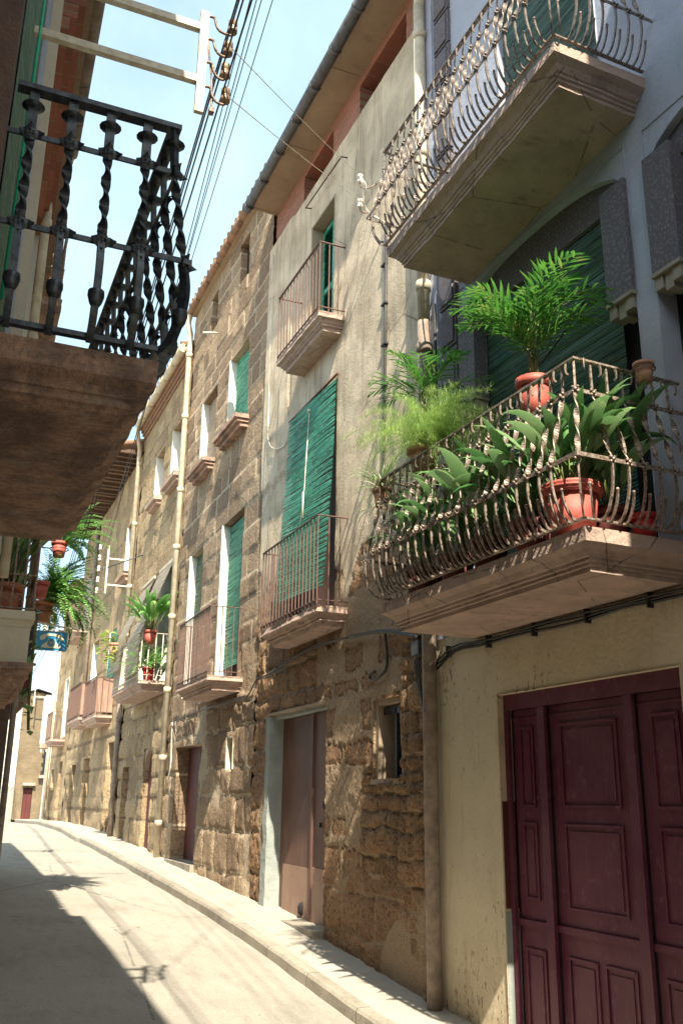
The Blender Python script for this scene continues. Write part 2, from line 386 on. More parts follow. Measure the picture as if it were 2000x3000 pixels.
def facade(name, mat, parent, X, y0, y1, z0, z1, ops, fn, step, reveal=None, top=None):
    """wall sheet with openings (ya, yb, za, zb, depth); fn(y,z)->(out, tint, mortar, zone)"""
    def axis(a, b, cuts):
        cs = sorted({a, b, *[c for c in cuts if a < c < b]}); o = []
        for p, q in zip(cs, cs[1:]):
            k = max(1, round((q - p) / step)); o += [p + (q - p) * i / k for i in range(k)]
        return o + [cs[-1]]
    Y = axis(y0, y1, [c for o in ops for c in o[:2]]); Z = axis(z0, z1, [c for o in ops for c in o[2:4]])
    M = MB(); at = []; idx = {}
    def vert(i, j):
        k = (i, j)
        if k not in idx:
            y, z = Y[i], Z[j]; d, t, m, zn = fn(y, z)
            idx[k] = len(M.v); M.v.append((X - d, y, z)); at.append((t, m, zn))
        return idx[k]
    def inside(y, z):
        for o in ops:
            if o[0] < y < o[1] and o[2] < z < o[3]: return True
        return top is not None and z > top(y)
    ny, nz = len(Y) - 1, len(Z) - 1
    hole = [[inside((Y[i] + Y[i + 1]) / 2, (Z[j] + Z[j + 1]) / 2) for j in range(nz)] for i in range(ny)]
    for i in range(ny):
        for j in range(nz):
            if not hole[i][j]: M.face((vert(i, j), vert(i, j + 1), vert(i + 1, j + 1), vert(i + 1, j)), True)
    # reveals follow the broken edge of the wall
    def dep(y, z):
        for o in ops:
            if o[0] - 1e-4 <= y <= o[1] + 1e-4 and o[2] - 1e-4 <= z <= o[3] + 1e-4: return o[4]
        return .3
    for i in range(ny):
        for j in range(nz):
            if not hole[i][j]: continue
            yc, zc = (Y[i] + Y[i + 1]) / 2, (Z[j] + Z[j + 1]) / 2; d = dep(yc, zc)
            for (a, b, ii, jj) in (((i, j), (i, j + 1), i - 1, j), ((i + 1, j + 1), (i + 1, j), i + 1, j), ((i + 1, j), (i, j), i, j - 1), ((i, j + 1), (i + 1, j + 1), i, j + 1)):
                if 0 <= ii < ny and 0 <= jj < nz and not hole[ii][jj]:
                    va, vb = vert(*a), vert(*b); pa, pb = M.v[va], M.v[vb]; k = len(M.v)
                    M.v += [pa, pb, (X + d, pb[1], pb[2]), (X + d, pa[1], pa[2])]
                    at += [at[va], at[vb], at[vb], at[va]]
                    M.face((k, k + 1, k + 2, k + 3), False)
    return M.out(name, mat, parent, attr=at)
def jamb(parent, X, op, mat, t=.012, d0=-.008, name='window_frame', top=True, sides=(1, 1)):
    ya, yb, za, zb, d = op; M = MB(); e = .002
    if sides[1]: M.box(X + d0, X + d - .03, yb - t, yb + e, za, zb)
    if sides[0]: M.box(X + d0, X + d - .03, ya - e, ya + t, za, zb)
    if top: M.box(X + d0, X + d - .03, ya + t, yb - t, zb - t, zb + e)
    return M.out(name, mat, parent)
def slats(parent, pts, y0, y1, mat='green_blind', pitch=.024, name='blind', skew=0, sag=.01, seed=1):
    """rolled slat blind hanging along pts = [(x,z)...] from top to bottom"""
    rr = random.Random(seed); M = MB(); L = [0]
    for a, b in zip(pts, pts[1:]): L.append(L[-1] + math.dist(a, b))
    n = int(L[-1] / pitch); ny = 9
    def at(s):
        i = min(max(bisect.bisect_right(L, s) - 1, 0), len(pts) - 2); t = (s - L[i]) / (L[i + 1] - L[i]); a, b = pts[i], pts[i + 1]
        dx, dz = b[0] - a[0], b[1] - a[1]; l = math.hypot(dx, dz)
        return a[0] + dx * t, a[1] + dz * t, dz / l, -dx / l
    for k in range(n):
        tl = rr.uniform(-.9, .9) * pitch
        rows = []
        for u, h in ((.10, 0), (.3, 1), (.62, 1), (.86, 0)):
            row = []
            for j in range(ny):
                t = j / (ny - 1); x, z, nx, nz = at((k + u) * pitch)
                wob = sag * noise.noise(Vector((j * .4, k * .06, seed)))
                x += nx * (h * pitch * .33 + wob) ; z += nz * h * pitch * .33 + tl * (t - .5) + skew * (t - .5)
                row.append(len(M.v)); M.v.append((x, y0 + (y1 - y0) * t + rr.uniform(-.002, .002), z))
            rows.append(row)
        for a, b in zip(rows, rows[1:]):
            for j in range(ny - 1): M.face((a[j], a[j + 1], b[j + 1], b[j]), False)
    return M.out(name, mat, parent)
def panel(parent, x, y0, y1, z0, z1, mat='black_void', name='window_pane', t=.03):
    return MB().box(x, x + t, y0, y1, z0, z1).out(name, mat, parent)
def copy_child(o, parent, loc=(0, 0, 0), rz=0):
    c = o.copy(); col.objects.link(c); c.parent = parent; c.location = loc; c.rotation_euler = (0, 0, rz); return c

# ------------------------------------------------------------------ balconies
def slab(parent, xw, sg, off, ya, yb, ztop, prof, mat, name='balcony', tilt=0, ends=(1, 1), rough=.0, seed=0):
    """moulded slab: prof = [(inset, dz)] from the top edge down; local frame of the root"""
    M = MB(); rows = []
    NY = max(4, int((yb - ya) / .09)); NX = max(3, int(off / .09))
    for ins, dz in prof:
        a, b = ya + ins * ends[0], yb - ins * ends[1]; xo = xw + sg * (off - ins); row = []
        pts = [(xw + (xo - xw) * i / NX, a) for i in range(NX)] + [(xo, a + (b - a) * i / NY) for i in range(NY)] + [(xo + (xw - xo) * i / NX, b) for i in range(NX + 1)]
        for x, y in pts:
            q = Vector((x * 9 + seed, y * 9, dz * 20)); r = rough * (abs(noise.noise(q)) * 1.4 + max(0, noise.noise(q * .35 + Vector((3, 3, 3)))) * 2)
            row.append(len(M.v)); M.v.append((x - sg * r * (abs(x - xw) > .02), y + (r if y < (ya + yb) / 2 else -r) * (abs(y - a) < 1e-6 or abs(y - b) < 1e-6), ztop + dz + tilt * (y - ya)))
        rows.append(row)
    for a, b in zip(rows, rows[1:]):
        for i in range(len(a) - 1): M.face((a[i], a[i + 1], b[i + 1], b[i]) if sg < 0 else (a[i], b[i], b[i + 1], a[i + 1]))
    M.face(tuple(rows[0]) if sg > 0 else tuple(rows[0][::-1])); M.face(tuple(rows[-1]) if sg < 0 else tuple(rows[-1][::-1]))
    return M.out(name, mat, parent, local=True)
def baluster_mesh(kind, parent, mat):
    M = MB()
    if kind == 'A':
        low = bez([(.0, 0, .045), (.055, 0, .07), (.10, 0, .15), (.128, 0, .26), (.13, 0, .385)], 5)
        M.sweep(low, 1, flat=(.017, .011), ref=(0, 1, 0))
        N = 26; up = [Vector((.13 - .125 * i / N, 0, .385 + (.86 - .385) * i / N)) for i in range(N + 1)]
        M.sweep(up, 1, flat=(.033, .008), ref=(0, 1, 0), twist=[math.pi * 2.5 * i / N for i in range(N + 1)])
        M.sweep([(.005, 0, .86), (.0, 0, 1.06)], 1, flat=(.013, .013), ref=(0, 1, 0))
        sp = bez([(.0, .055, .045), (.04, .055, .06), (.085, .055, .14), (.10, .055, .215)], 5)
        M.sweep(sp, 1, flat=(.015, .011), ref=(0, 1, 0)); M.ball((.10, .055, .22), .012, 1, 7, 4)
        for zz, oo in ((.385, .135), (.86, .01)):
            M.ball((oo + .010, 0, zz), .013, 1, 7, 4)
            for a in range(4):
                an = .785 + a * 1.5708; M.ball((oo + .006, .021 * math.cos(an), zz + .021 * math.sin(an)), .0105, 1, 6, 4)
        cu = bez([(.0, .062, 1.06), (.02, .062, 1.045), (.022, .062, 1.0), (.012, .062, .985), (.005, .062, .992)], 4)
        M.sweep(cu, 1, flat=(.014, .006), ref=(0, 1, 0))
    elif kind == 'L':
        low = bez([(.0, 0, .03), (.05, 0, .07), (.09, 0, .18), (.102, 0, .29), (.085, 0, .40)], 6)
        M.sweep(low, 1, flat=(.033, .026), ref=(0, 1, 0)); M.lathe((.086, 0, .17), [(.016, -.04), (.024, -.025), (.031, .0), (.030, .022), (.016, .032)], 12)
        N = 40; up = [Vector((.085 - .070 * i / N, 0, .40 + (.82 - .40) * i / N)) for i in range(N + 1)]
        M.sweep(up, 1, flat=(.037, .013), ref=(0, 1, 0), twist=[math.pi * 3.5 * i / N for i in range(N + 1)])
        M.sweep([(.015, 0, .82), (.0, 0, 1.06)], 1, flat=(.020, .036), ref=(0, 1, 0))
        M.lathe((.004, 0, .975), [(.004, -.012), (.016, -.006), (.044, .004), (.040, .007), (.004, .006)], 12)
        for zz, oo in ((.40, .092), (.84, .022)):
            M.ball((oo + .007, 0, zz), .008, 1, 8, 4)
            for a in range(4):
                an = a * 1.5708; dy, dz = math.cos(an), math.sin(an); L = .042 if dz else .052
                P = []
                for t, wd, ou in ((0, .005, .004), (.3, .017, .010), (.55, .021, .006), (.8, .010, .014), (1, .002, .022)):
                    cy, cz = dy * L * t, dz * L * t
                    P.append(((oo + ou, cy - dz * wd, zz + cz + dy * wd), (oo + ou + .004, cy, zz + cz), (oo + ou, cy + dz * wd, zz + cz - dy * wd)))
                for p, q in zip(P, P[1:]):
                    for k in (0, 1):
                        M.quad(p[k], p[k + 1], q[k + 1], q[k])
                        M.quad(*[(v[0] - .004, v[1], v[2]) for v in (q[k], q[k + 1], p[k + 1], p[k])])
    return M
def rail_line(M, xw, sg, off, ya, yb, z, o, ends, sec, tilt=0, flat=True, y0=None):
    xo = xw + sg * (off + o); a, b = ya - o, yb + o; P = []
    zt = lambda y: z + tilt * (y - (ya if y0 is None else y0))
    P.append(([(xw, a, zt(a)), (xo, a, zt(a))]) if ends[0] else None); P.append([(xo, a if ends[0] else ya, zt(a)), (xo, b if ends[1] else yb, zt(b))]); P.append(([(xo, b, zt(b)), (xw, b, zt(b))]) if ends[1] else None)
    for i, p in enumerate(P):
        if not p: continue
        (x0, y0_, z0), (x1, y1_, z1) = p; w_, h_ = sec
        d = Vector((x1 - x0, y1_ - y0_, 0)).normalized() * (w_ / 2 if i == 1 else -w_ / 2)
        M.sweep([(x0 - d.x, y0_ - d.y, z0), (x1 + d.x, y1_ + d.y, z1)], 1, flat=(w_, h_), ref=(0, 0, 1))
def bulge_rail(slb, xw, sg, off, ya, yb, ztop, kind, mat, sp, ends=(1, 1), tilt=0, band_mat=None, skip=None):
    """handrail, bands and separate balusters as sub-parts of the slab"""
    p = .02; off -= p; ya += p; yb -= p
    H = 1.07 if kind == 'A' else 1.06
    hr = MB(); rail_line(hr, xw, sg, off, ya, yb, ztop + H, 0, ends, (.035, .014) if kind == 'A' else (.05, .022), tilt); hr.out('handrail', mat, slb, local=True)
    zs = ((.385, .13), (.86, .006)) if kind == 'A' else ((.40, .085), (.84, .015))
    for z, o in zs:
        b = MB(); rail_line(b, xw, sg, off, ya, yb, ztop + z, o, ends, (.007, .026) if kind == 'A' else (.009, .022), tilt); b.out('rail_band', mat, slb, local=True)
    b = MB(); rail_line(b, xw, sg, off, ya, yb, ztop + .045, 0, ends, (.024, .014) if kind == 'A' else (.03, .02), tilt); b.out('bottom_rail', mat, slb, local=True)
    proto = baluster_mesh(kind, slb, mat).out('baluster', mat, slb, local=True); first = True
    xo = xw + sg * off; spots = []
    n = max(1, round((yb - ya) / sp))
    for i in range(n + 1):
        y = ya + (yb - ya) * i / n
        rz = math.pi if sg < 0 else 0
        if i == 0 and ends[0]: rz = (-3 * math.pi / 4) if sg < 0 else -math.pi / 4
        if i == n and ends[1]: rz = (3 * math.pi / 4) if sg < 0 else math.pi / 4
        spots.append((xo, y, rz))
    m = max(1, round(off / sp)) if kind == 'A' else 4
    for k in range(1, m + (kind == 'L')):
        x = xw + sg * (off * k / m if kind == 'A' else off - .11 - .148 * (k - 1))
        if ends[0]: spots.append((x, ya, -math.pi / 2))
        if ends[1]: spots.append((x, yb, math.pi / 2))
    for x, y, rz in spots:
        o = proto if first else copy_child(proto, slb)
        first = False; o.location = (x, y, ztop + tilt * (y - ya)); o.rotation_euler = (0, 0, rz)
def plain_rail(slb, xw, sg, off, ya, yb, ztop, H, mat, sp, bar=.012, ends=(1, 1), name='baluster', low=.06, band=None):
    p = .02; off -= p; ya += p; yb -= p
    hr = MB(); rail_line(hr, xw, sg, off, ya, yb, ztop + H, 0, ends, (.028, .010)); hr.out('handrail', mat, slb, local=True)
    b = MB(); rail_line(b, xw, sg, off, ya, yb, ztop + low, 0, ends, (.020, .010)); b.out('bottom_rail', mat, slb, local=True)
    if band: b = MB(); rail_line(b, xw, sg, off, ya, yb, ztop + band, 0, ends, (.012, .012)); b.out('rail_band', mat, slb, local=True)
    proto = MB().box(-bar / 2, bar / 2, -bar / 2, bar / 2, .012, H - .006).out(name, mat, slb, local=True); first = True
    xo = xw + sg * off; n = max(1, round((yb - ya) / sp)); spots = [(xo, ya + (yb - ya) * i / n) for i in range(n + 1)]
    m = max(1, round(off / sp))
    for k in range(1, m):
        for e, y in ((0, ya), (1, yb)):
            if ends[e]: spots.append((xw + sg * off * k / m, y))
    for x, y in spots:
        o = proto if first else copy_child(proto, slb); first = False; o.location = (x, y, ztop)
PROF = [(0, 0), (0, -.085), (.015, -.095), (.05, -.115), (.075, -.15), (.09, -.155), (.09, -.175), (.105, -.18), (.105, -.20), (.12, -.205), (.12, -.235), (.40, -.235)]
PROF_S = [(0, 0), (.008, -.03), (.0, -.07), (.04, -.085), (.06, -.12), (.075, -.125), (.075, -.15), (.10, -.155), (.11, -.205), (.28, -.205)]
PROF_L = [(0, 0), (.004, -.04), (0, -.095), (.02, -.105), (.05, -.118), (.06, -.14), (.062, -.15), (.075, -.152), (.08, -.182), (.105, -.186), (.11, -.20), (.30, -.20)]

def tube_part(name, mat, parent, pts, r, n=10, local=False, collars=(), cr=1.25):
    M = MB(); M.sweep(pts, r, n=n)
    for c in collars:
        a = Vector(c); M.sweep([a - Vector((0, 0, .05)), a - Vector((0, 0, .045)), a + Vector((0, 0, .045)), a + Vector((0, 0, .05))], [r * 1.02, r * cr, r * cr, r * 1.02], n=n)
    return M.out(name, mat, parent, local=local)

# ------------------------------------------------------------------ ground
def strip(name, mat, f0, f1, dz, ys, xs=6, t=.0, nz=.0):
    M = MB(); rows = []
    for y in ys:
        a, b = f0(y), f1(y); rows.append([])
        for i in range(xs + 1):
            x = a + (b - a) * i / xs; rows[-1].append(len(M.v)); M.v.append((x, y, g(y) + dz(x, y) + nz * noise.noise(Vector((x * 2.2, y * 1.4, 0)))))
    for a, b in zip(rows, rows[1:]):
        for i in range(xs): M.face((a[i], a[i + 1], b[i + 1], b[i]), True)
    return struct(M.out(name, mat))
YS = [i * .25 for i in range(-40, 160)] + [40 + i * 4 for i in range(0, 10)] + [100, 200, 300]
def kerb_x(y):
    if y > 22.6: return 3.22 + (y - 22.6) * .012
    return 3.37 - .006 * (y - 7)
def kx2(y): return kerb_x(y) + .0
gr = MB(); gr.quad((-400, -400, -6), (400, -400, -6), (400, 900, -6), (-400, 900, -6)); struct(gr.out('ground', 'ground'))
strip('road', 'road', lambda y: -3.2, lambda y: kerb_x(y) + .02, lambda x, y: -.10 + .018 * math.cos((x - 1) * .9), YS, 22, nz=.012)
strip('pavement', 'pavement', lambda y: kerb_x(y) + .10, lambda y: 4.6, lambda x, y: .0, YS, 8, nz=.008)
M = MB(); rows = []
for y in [i * .2 for i in range(-40, 210)]:
    k = kerb_x(y); gz = g(y); q = .012 * noise.noise(Vector((0, y * 2.5, 5))); joint = -.0
    rows.append([(k + q, y, gz - .25), (k + q + .004, y, gz - .02), (k + q + .022, y, gz + .004), (k + .13, y, gz + .006)])
for a, b in zip(rows, rows[1:]):
    for i in range(3): M.quad(a[i], a[i + 1], b[i + 1], b[i])
struct(M.out('kerb', 'kerb_stone'))

# ------------------------------------------------------------------ HOUSE A (painted, nearest on the right)
A = T('painted_house', 'nearest house at right, yellow plaster below and blue-grey plaster above, purple garage door', 'house', (4.07, 7.53, 0), R(2.1))
def yl(y): return y - 7.53
ws = lambda y, z: (.012 * noise.noise(Vector((y * 1.3, z * 1.3, 2))) + .003 * noise.noise(Vector((y * 9, z * 9, 2))), 0, 0, 1)
opD = (-3.0, -1.03, -.75, 2.43, .12)
def sheet(name, mat, ops, z0, z1, y0=-6.4, y1=-.2, x=0, par=A):      # plain painted sheet in the local frame of A
    ys = sorted({y0, y1, *[c for o in ops for c in o[:2]]}); zs = sorted({z0, z1, *[c for o in ops for c in o[2:4]]})
    def dense(a):
        o = []
        for p, q in zip(a, a[1:]):
            k = max(1, int((q - p) / .12)); o += [p + (q - p) * i / k for i in range(k)]
        return o + [a[-1]]
    ys, zs = dense(ys), dense(zs); M = MB(); id_ = {}
    def v(i, j, xx=0):
        if (i, j) not in id_: id_[(i, j)] = len(M.v); M.v.append((x - ws(ys[i], zs[j])[0], ys[i], zs[j]))
        return id_[(i, j)]
    ins = lambda y, z: next((o for o in ops if o[0] < y < o[1] and o[2] < z < o[3]), None)
    for i in range(len(ys) - 1):
        for j in range(len(zs) - 1):
            if not ins((ys[i] + ys[i + 1]) / 2, (zs[j] + zs[j + 1]) / 2): M.face((v(i, j), v(i, j + 1), v(i + 1, j + 1), v(i + 1, j)), True)
    for a, b, c, d, e in ops:
        for p in (((a, c), (a, d)), ((b, d), (b, c)), ((b, c), (a, c)), ((a, d), (b, d))):
            (p0, q0), (p1, q1) = p; M.quad((x - .012, p0, q0), (x - .012, p1, q1), (x + e, p1, q1), (x + e, p0, q0))
    return M.out(name, mat, par, local=True)
wl = sheet('wall', 'yellow_plaster', [opD], -.9, 3.0, y0=-6.4)
wl['label'] = 'yellow plastered ground floor wall'
opW1 = (-2.93, -.66, 3.10, 6.28, .24); opW2 = (-5.3, -3.13, 3.10, 6.28, .24)
opU1 = (-2.75, -1.42, 6.66, 8.9, .22); opU2 = (-5.2, -3.9, 6.66, 8.9, .22)
wu = sheet('wall', 'blue_plaster', [opW1, opW2, opU1, opU2], 3.0, 10.6, y0=-6.4)
wu['label'] = 'blue-grey plastered upper wall'
# far corner return + core
M = MB(); M.box(.30, 5, -6.38, -.02, -.9, 10.5); M.out('inner_wall', 'blue_plaster', A, local=True)
MB().box(-.02, .29, -.25, -.03, 3.0, 10.6).out('corner_wall', 'blue_plaster', A, local=True)
M = MB(); M.box(.0, .29, -.25, -.03, -.5, 3.0); M.out('corner_wall', 'yellow_plaster', A, local=True)
M = MB(); M.box(-.45, 5.4, -6.4, .0, 10.6, 10.75); M.box(-.35, 5.2, -6.4, -.1, 10.75, 11.2); M.out('roof', 'roof_tile', A, local=True)
# pebbled quoins at the far corner
for k in range(17):
    z = 3.12 + k * .44
    M = MB(); a, b = -.61, -.32
    M.box(-.035, -.002, a, b, z, z + .41); M.box(-.052, -.036, a + .03, b - .03, z + .03, z + .38); M.out('quoin', 'pebble', A, local=True)
# flattened arches with pebbled surround
def arch_window(op, jambw=.42, rise=.33, corb=5.08):
    a, b, c, d, e = op; cy = (a + b) / 2; hw = (b - a) / 2
    zs = d - rise
    # spandrel: fill above the curve
    M = MB(); N = 18; pts = []
    for i in range(N + 1):
        t = i / N; y = a + (b - a) * t; z = zs + rise * max(0, 1 - abs((y - cy) / hw) ** 2.4) ** .6
        pts.append((y, z))
    for (y0, z0), (y1, z1) in zip(pts, pts[1:]):
        M.quad((-.003, y0, z0), (-.003, y0, d + .01), (-.003, y1, d + .01), (-.003, y1, z1))
        M.quad((-.003, y0, z0), (-.003, y1, z1), (e - .02, y1, z1), (e - .02, y0, z0))
    M.out('arch_spandrel', 'blue_plaster', A, local=True)
    # hanging pebbled tympanum under the curve and pebbled jamb blocks
    M = MB()
    for (y0, z0), (y1, z1) in zip(pts, pts[1:]):
        lo = zs - .02
        M.quad((.06, y0, lo), (.06, y0, max(z0, lo)), (.06, y1, max(z1, lo)), (.06, y1, lo))
        M.quad((.06, y0, lo), (.06, y1, lo), (.12, y1, lo), (.12, y0, lo))
    M.out('arch_panel', 'pebble', A, local=True)
    for sgn, yy in ((1, a), (-1, b)):
        y0, y1 = (yy, yy + jambw * .62) if sgn > 0 else (yy - jambw * .62, yy)
        M = MB(); M.box(-.045, .10, y0, y1, corb, zs + .06)
        M.out('window_jamb', 'pebble', A, local=True)
        q = MB(); q.box(-.055, .10, y0 - .005, y1 + .005, corb - .03, corb - .002); 
        for i in range(3): q.box(-.035 + .012 * (i == 1), .10, y0 + .01 + .085 * i, y0 + .085 + .085 * i, corb - .13 - .03 * (i == 1), corb - .032)
        q.out('corbel', 'concrete', A, local=True)
for op in (opW1, opW2): arch_window(op)
def localslats(par, x0, x1, y0, y1, z0, z1, mat, seed, pitch=.028):
    rr = random.Random(seed); M = MB(); n = int((z1 - z0) / pitch)
    for k in range(n):
        z = z1 - k * pitch; sk = .010 * rr.uniform(-1, 1); t = k / n; x = x0 + (x1 - x0) * t; bow = .004 * rr.uniform(-1, 1)
        for j in range(6):
            ya = y0 + (y1 - y0) * j / 6; yb_ = y0 + (y1 - y0) * (j + 1) / 6; za = sk * (j / 6 - .5); zb = sk * ((j + 1) / 6 - .5)
            M.quad((x, ya, z + za), (x, yb_, z + zb), (x - .010 + bow, yb_, z + zb - pitch * .35), (x - .010 + bow, ya, z + za - pitch * .35))
            M.quad((x - .010 + bow, ya, z + za - pitch * .35), (x - .010 + bow, yb_, z + zb - pitch * .35), (x, yb_, z + zb - pitch * .9), (x, ya, z + za - pitch * .9))
    return M.out('blind', mat, par, local=True)
for i, op in enumerate((opW1, opW2)):
    localslats(A, .10, .12, op[0] + .27, op[1] - .27, 3.12, 5.92, 'dark_blind', 5 + i)
    MB().box(.16, .20, op[0], op[1], 3.1, 6.26).out('window_pane', 'black_void', A, local=True)
for i, op in enumerate((opU1, opU2)):
    localslats(A, .06, .08, op[0] + .02, op[1] - .02, 6.68, 8.88, 'green_blind' if 0 else 'dark_blind', 9 + i)
    MB().box(.15, .20, op[0], op[1], 6.66, 8.9).out('window_pane', 'black_void', A, local=True)
# wire hook and rod near the arch
M = MB(); M.sweep(bez([(-.05, -2.50, 5.33), (-.12, -2.5, 5.30), (-.13, -2.5, 5.22), (-.09, -2.42, 5.16), (-.05, -1.9, 4.98), (-.03, -1.5, 4.88)], 6), .009, n=6); M.out('blind_rod', 'cable', A, local=True)
# garage door
dr = MB()
y0, y1, zt = -3.0, -1.03, 2.43
posts = [(-1.08, -1.03), (-1.545, -1.46), (-2.49, -2.405), (-3.0, -2.955)]
dr.box(.045, .075, y0, y1, zt - .12, zt - .002)
for a, b in posts: dr.box(.045, .075, a, b, -.8, zt - .123)
dr = dr.out('garage_door', 'purple_wood', A, local=True); dr['label'] = 'dark purple panelled timber garage door'
def leaf_panels(a, b, rows, nm='door_panel', split=()):
    M = MB(); M.box(.095, .115, a, b, -.8, zt - .123)
    for z0, z1, segs in rows:
        for u0, u1 in segs:
            p, q = a + (b - a) * u0, a + (b - a) * u1; e = .018
            # raised frame moulding around a sunken field
            M.box(.083, .094, p, p + e, z0, z1); M.box(.083, .094, q - e, q, z0, z1); M.box(.083, .094, p + e, q - e, z0, z0 + e); M.box(.080, .094, p + e, q - e, z1 - e, z1)
            M.box(.088, .094, p + e + .03, q - e - .03, z0 + e + .03, z1 - e - .03)
    M.box(.076, .094, a, b, .745, .79); M.box(.086, .094, a, b, zt - .20, zt - .185)
    return M.out(nm, 'purple_wood', dr, local=True)
leaf_panels(-1.455, -1.085, [(1.58, 2.17, [(.30, .76)]), (.93, 1.47, [(.30, .76)]), (-.5, .60, [(.2, .84)])])
leaf_panels(-2.40, -1.55, [(1.58, 2.17, [(.14, .86)]), (.90, 1.47, [(.14, .86)]), (-.5, .60, [(.10, .46), (.54, .90)])])
leaf_panels(-2.95, -2.495, [(1.58, 2.17, [(.2, .75)]), (.90, 1.47, [(.2, .75)]), (-.5, .60, [(.15, .85)])])
MB().box(.12, .16, -3.1, -.95, -.8, 2.5).out('door_back', 'black_void', A, local=True)
M = MB(); M.box(.0, .118, -1.034, -1.026, .85, 1.62); M.out('jamb_patch', 'red_wood', A, local=True, extra={'label': 'bare reddish flaked strip on the door jamb'})
M = MB(); M.box(-.006, .118, -1.036, -1.026, -.6, .83); M.out('jamb_patch', 'grey_patch', A, local=True, extra={'label': 'pale green painted foot of the door jamb'})
# balconies of A
sb = slab(A, .0, -1, .86, yl(4.30), yl(6.88), 3.155, PROF, 'slab_stone', rough=.006, seed=2)
bulge_rail(sb, .0, -1, .88, yl(4.28), yl(6.9), 3.155, 'A', 'silver_iron', .118)
sb2 = slab(A, .0, -1, .82, yl(4.33), yl(6.85), 6.70, PROF, 'slab_stone', tilt=-.085, rough=.010, seed=5)
bulge_rail(sb2, .0, -1, .84, yl(4.31), yl(6.87), 6.70, 'A', 'dark_rail', .125, tilt=-.085)
# downspout of A
DP = (3.985, 7.43)
tube_part('downspout', 'cream_pipe', A, [(-.085, -.10, 6.2), (-.085, -.10, 10.15)], .062, local=True, n=14, collars=[(-.085, -.10, 8.2), (-.085, -.10, 9.75), (-.085, -.10, 6.6)])['label'] = 'cream painted upper length of the downspout'
tube_part('downspout', 'drain_brown', A, [(-.085, -.10, -.15), (-.085, -.10, 6.2)], .064, local=True, n=14, collars=[(-.085, -.10, 5.9)])['label'] = 'grey-brown lower length of the downspout'
tube_part('downspout', 'cream_pipe', A, bez([(-.085, -.10, 10.15), (-.09, -.10, 10.3), (-.2, -.05, 10.42), (-.36, .0, 10.5)], 6), .062, local=True, n=14)['label'] = 'elbow under the gutter'
tube_part('cable', 'cable', A, [(-.03, -.22, 3.2), (-.03, -.22, 6.35)], .018, local=True, n=8)
# cable bundle on the wall under the lower balcony
M = MB(); rr = random.Random(3)
for k in range(3):
    M.sweep(bez([(-.025 - .012 * k, -.10 - i * .35, 2.86 + .012 * k - .018 * i * .0 + rr.uniform(-.012, .012) - (.12 if i == 0 else 0)) for i in range(26)], 3), .009 + .003 * (k == 0), n=6)
for i in range(12): M.box(-.055, -.004, -.35 - i * .62, -.335 - i * .62, 2.82, 2.92)
M.out('cable_bundle', 'cable', A, local=True)
# unseen neighbouring house behind the viewer, set into the street to shade house A
NBH = T('unseen_neighbour_house', 'unseen cream plastered house beside the viewer, set forward to shade the painted house', 'house', (3.4, 1.0, -.3))
M = MB(); M.box(2.92, 9, -14, 1.0, -1.6, 11.5); M.out('wall', 'cream_paint', NBH)
MB().box(2.8, 9.2, -14.2, 1.05, 11.5, 11.8).out('roof', 'roof_tile', NBH)

# ------------------------------------------------------------------ HOUSE B (plastered, green hanging blind)
WX = 4.07
B = T('plastered_house', 'tall grey plastered house with rubble stone base and big green hanging blind', 'house', (WX, 7.55, 0))
cB = Courses(11, -.6, 12, (.24, .50), (.30, .85), .02, .04)
cR = Courses(23, -.6, 12, (.10, .24), (.12, .30), .02, .042)
def zplast(y):
    n1 = noise.noise(Vector((y * 1.7, 0, 1))) * .16 + noise.noise(Vector((y * 6, 0, 4))) * .07
    if y > 11.5: return 4.35 + n1 + sstep(12.35, 12.6, y) * .5
    if y > 9.55: return 4.1 + n1
    return 4.25 + n1 * 1.5 - .55 * sstep(9.0, 9.5, y)
def fB(y, z):
    zb = zplast(y); n1 = noise.noise(Vector((y * 3, z * 3, 0))); n2 = noise.noise(Vector((y * 11, z * 11, 3)))
    if z > zb:
        e = min(1, (z - zb) / .02); d = .035 * e + .006 * n1 + .003 * n2 + .010 * noise.noise(Vector((y * .9, z * .9, 8)))
        # a second, thicker coat with a broken lower edge left of the blind
        if y > 11.55 and z > 5.95 + .12 * noise.noise(Vector((y * 5, 0, 2))): d += .03
        if z < 10.0: return d, .5, 0, 1
        return d, .5, 0, 1
    small = (y < 9.0 and z < 2.0 and z > .95) or (y < 8.05 and z < 3.2)
    t, t2, e = (cR if small else cB)(y, z)
    smear = sstep(.05, .28, noise.noise(Vector((y * .8 + 7, z * .8, 5))) + (.25 if (9.0 < y < 10.2 and z > 1.0) else -.05))
    hgt = sstep(0, .035 if small else .05, e - .004)
    rough = .016 * n1 + .012 * n2 + .010 * noise.noise(Vector((y * 27, z * 27, 3)))
    d = (.0 + (.030 if not small else .045) * hgt + (t2 - .5) * (.03 if not small else .05)) * (1 - smear) + .030 * smear + rough * (1.3 - .6 * smear)
    m = max(1 - sstep(.006, .028, e), smear * (.45 + .9 * noise.noise(Vector((y * 2.1, z * 2.1, 7))) + .35))
    if not small and y < 10.3 and z > .9 + .3 * noise.noise(Vector((y * 1.5, 0, 9))):
        e2 = e - .035 - .045 * (noise.noise(Vector((y * 6, z * 6, 12))) + .3)
        if t2 > .42 and e2 > 0: return .012 + .018 * sstep(0, .03, e2) + .5 * rough, t * .7, 0, 0
        return .034 + .9 * rough, .5, 1, 0
    return d, t, m, 0
opBd = (9.97, 11.93, -.2, 2.665, .22); opBw = (8.10, 8.72, 1.82, 2.58, .30); opBp = (9.78, 11.35, 3.70, 6.62, .18); opBu = (9.93, 10.80, 7.36, 9.38, .28)
br = [(7.95, 9.3, 10.12, 10.62, .5), (10.2, 11.35, 10.12, 10.62, .5)]
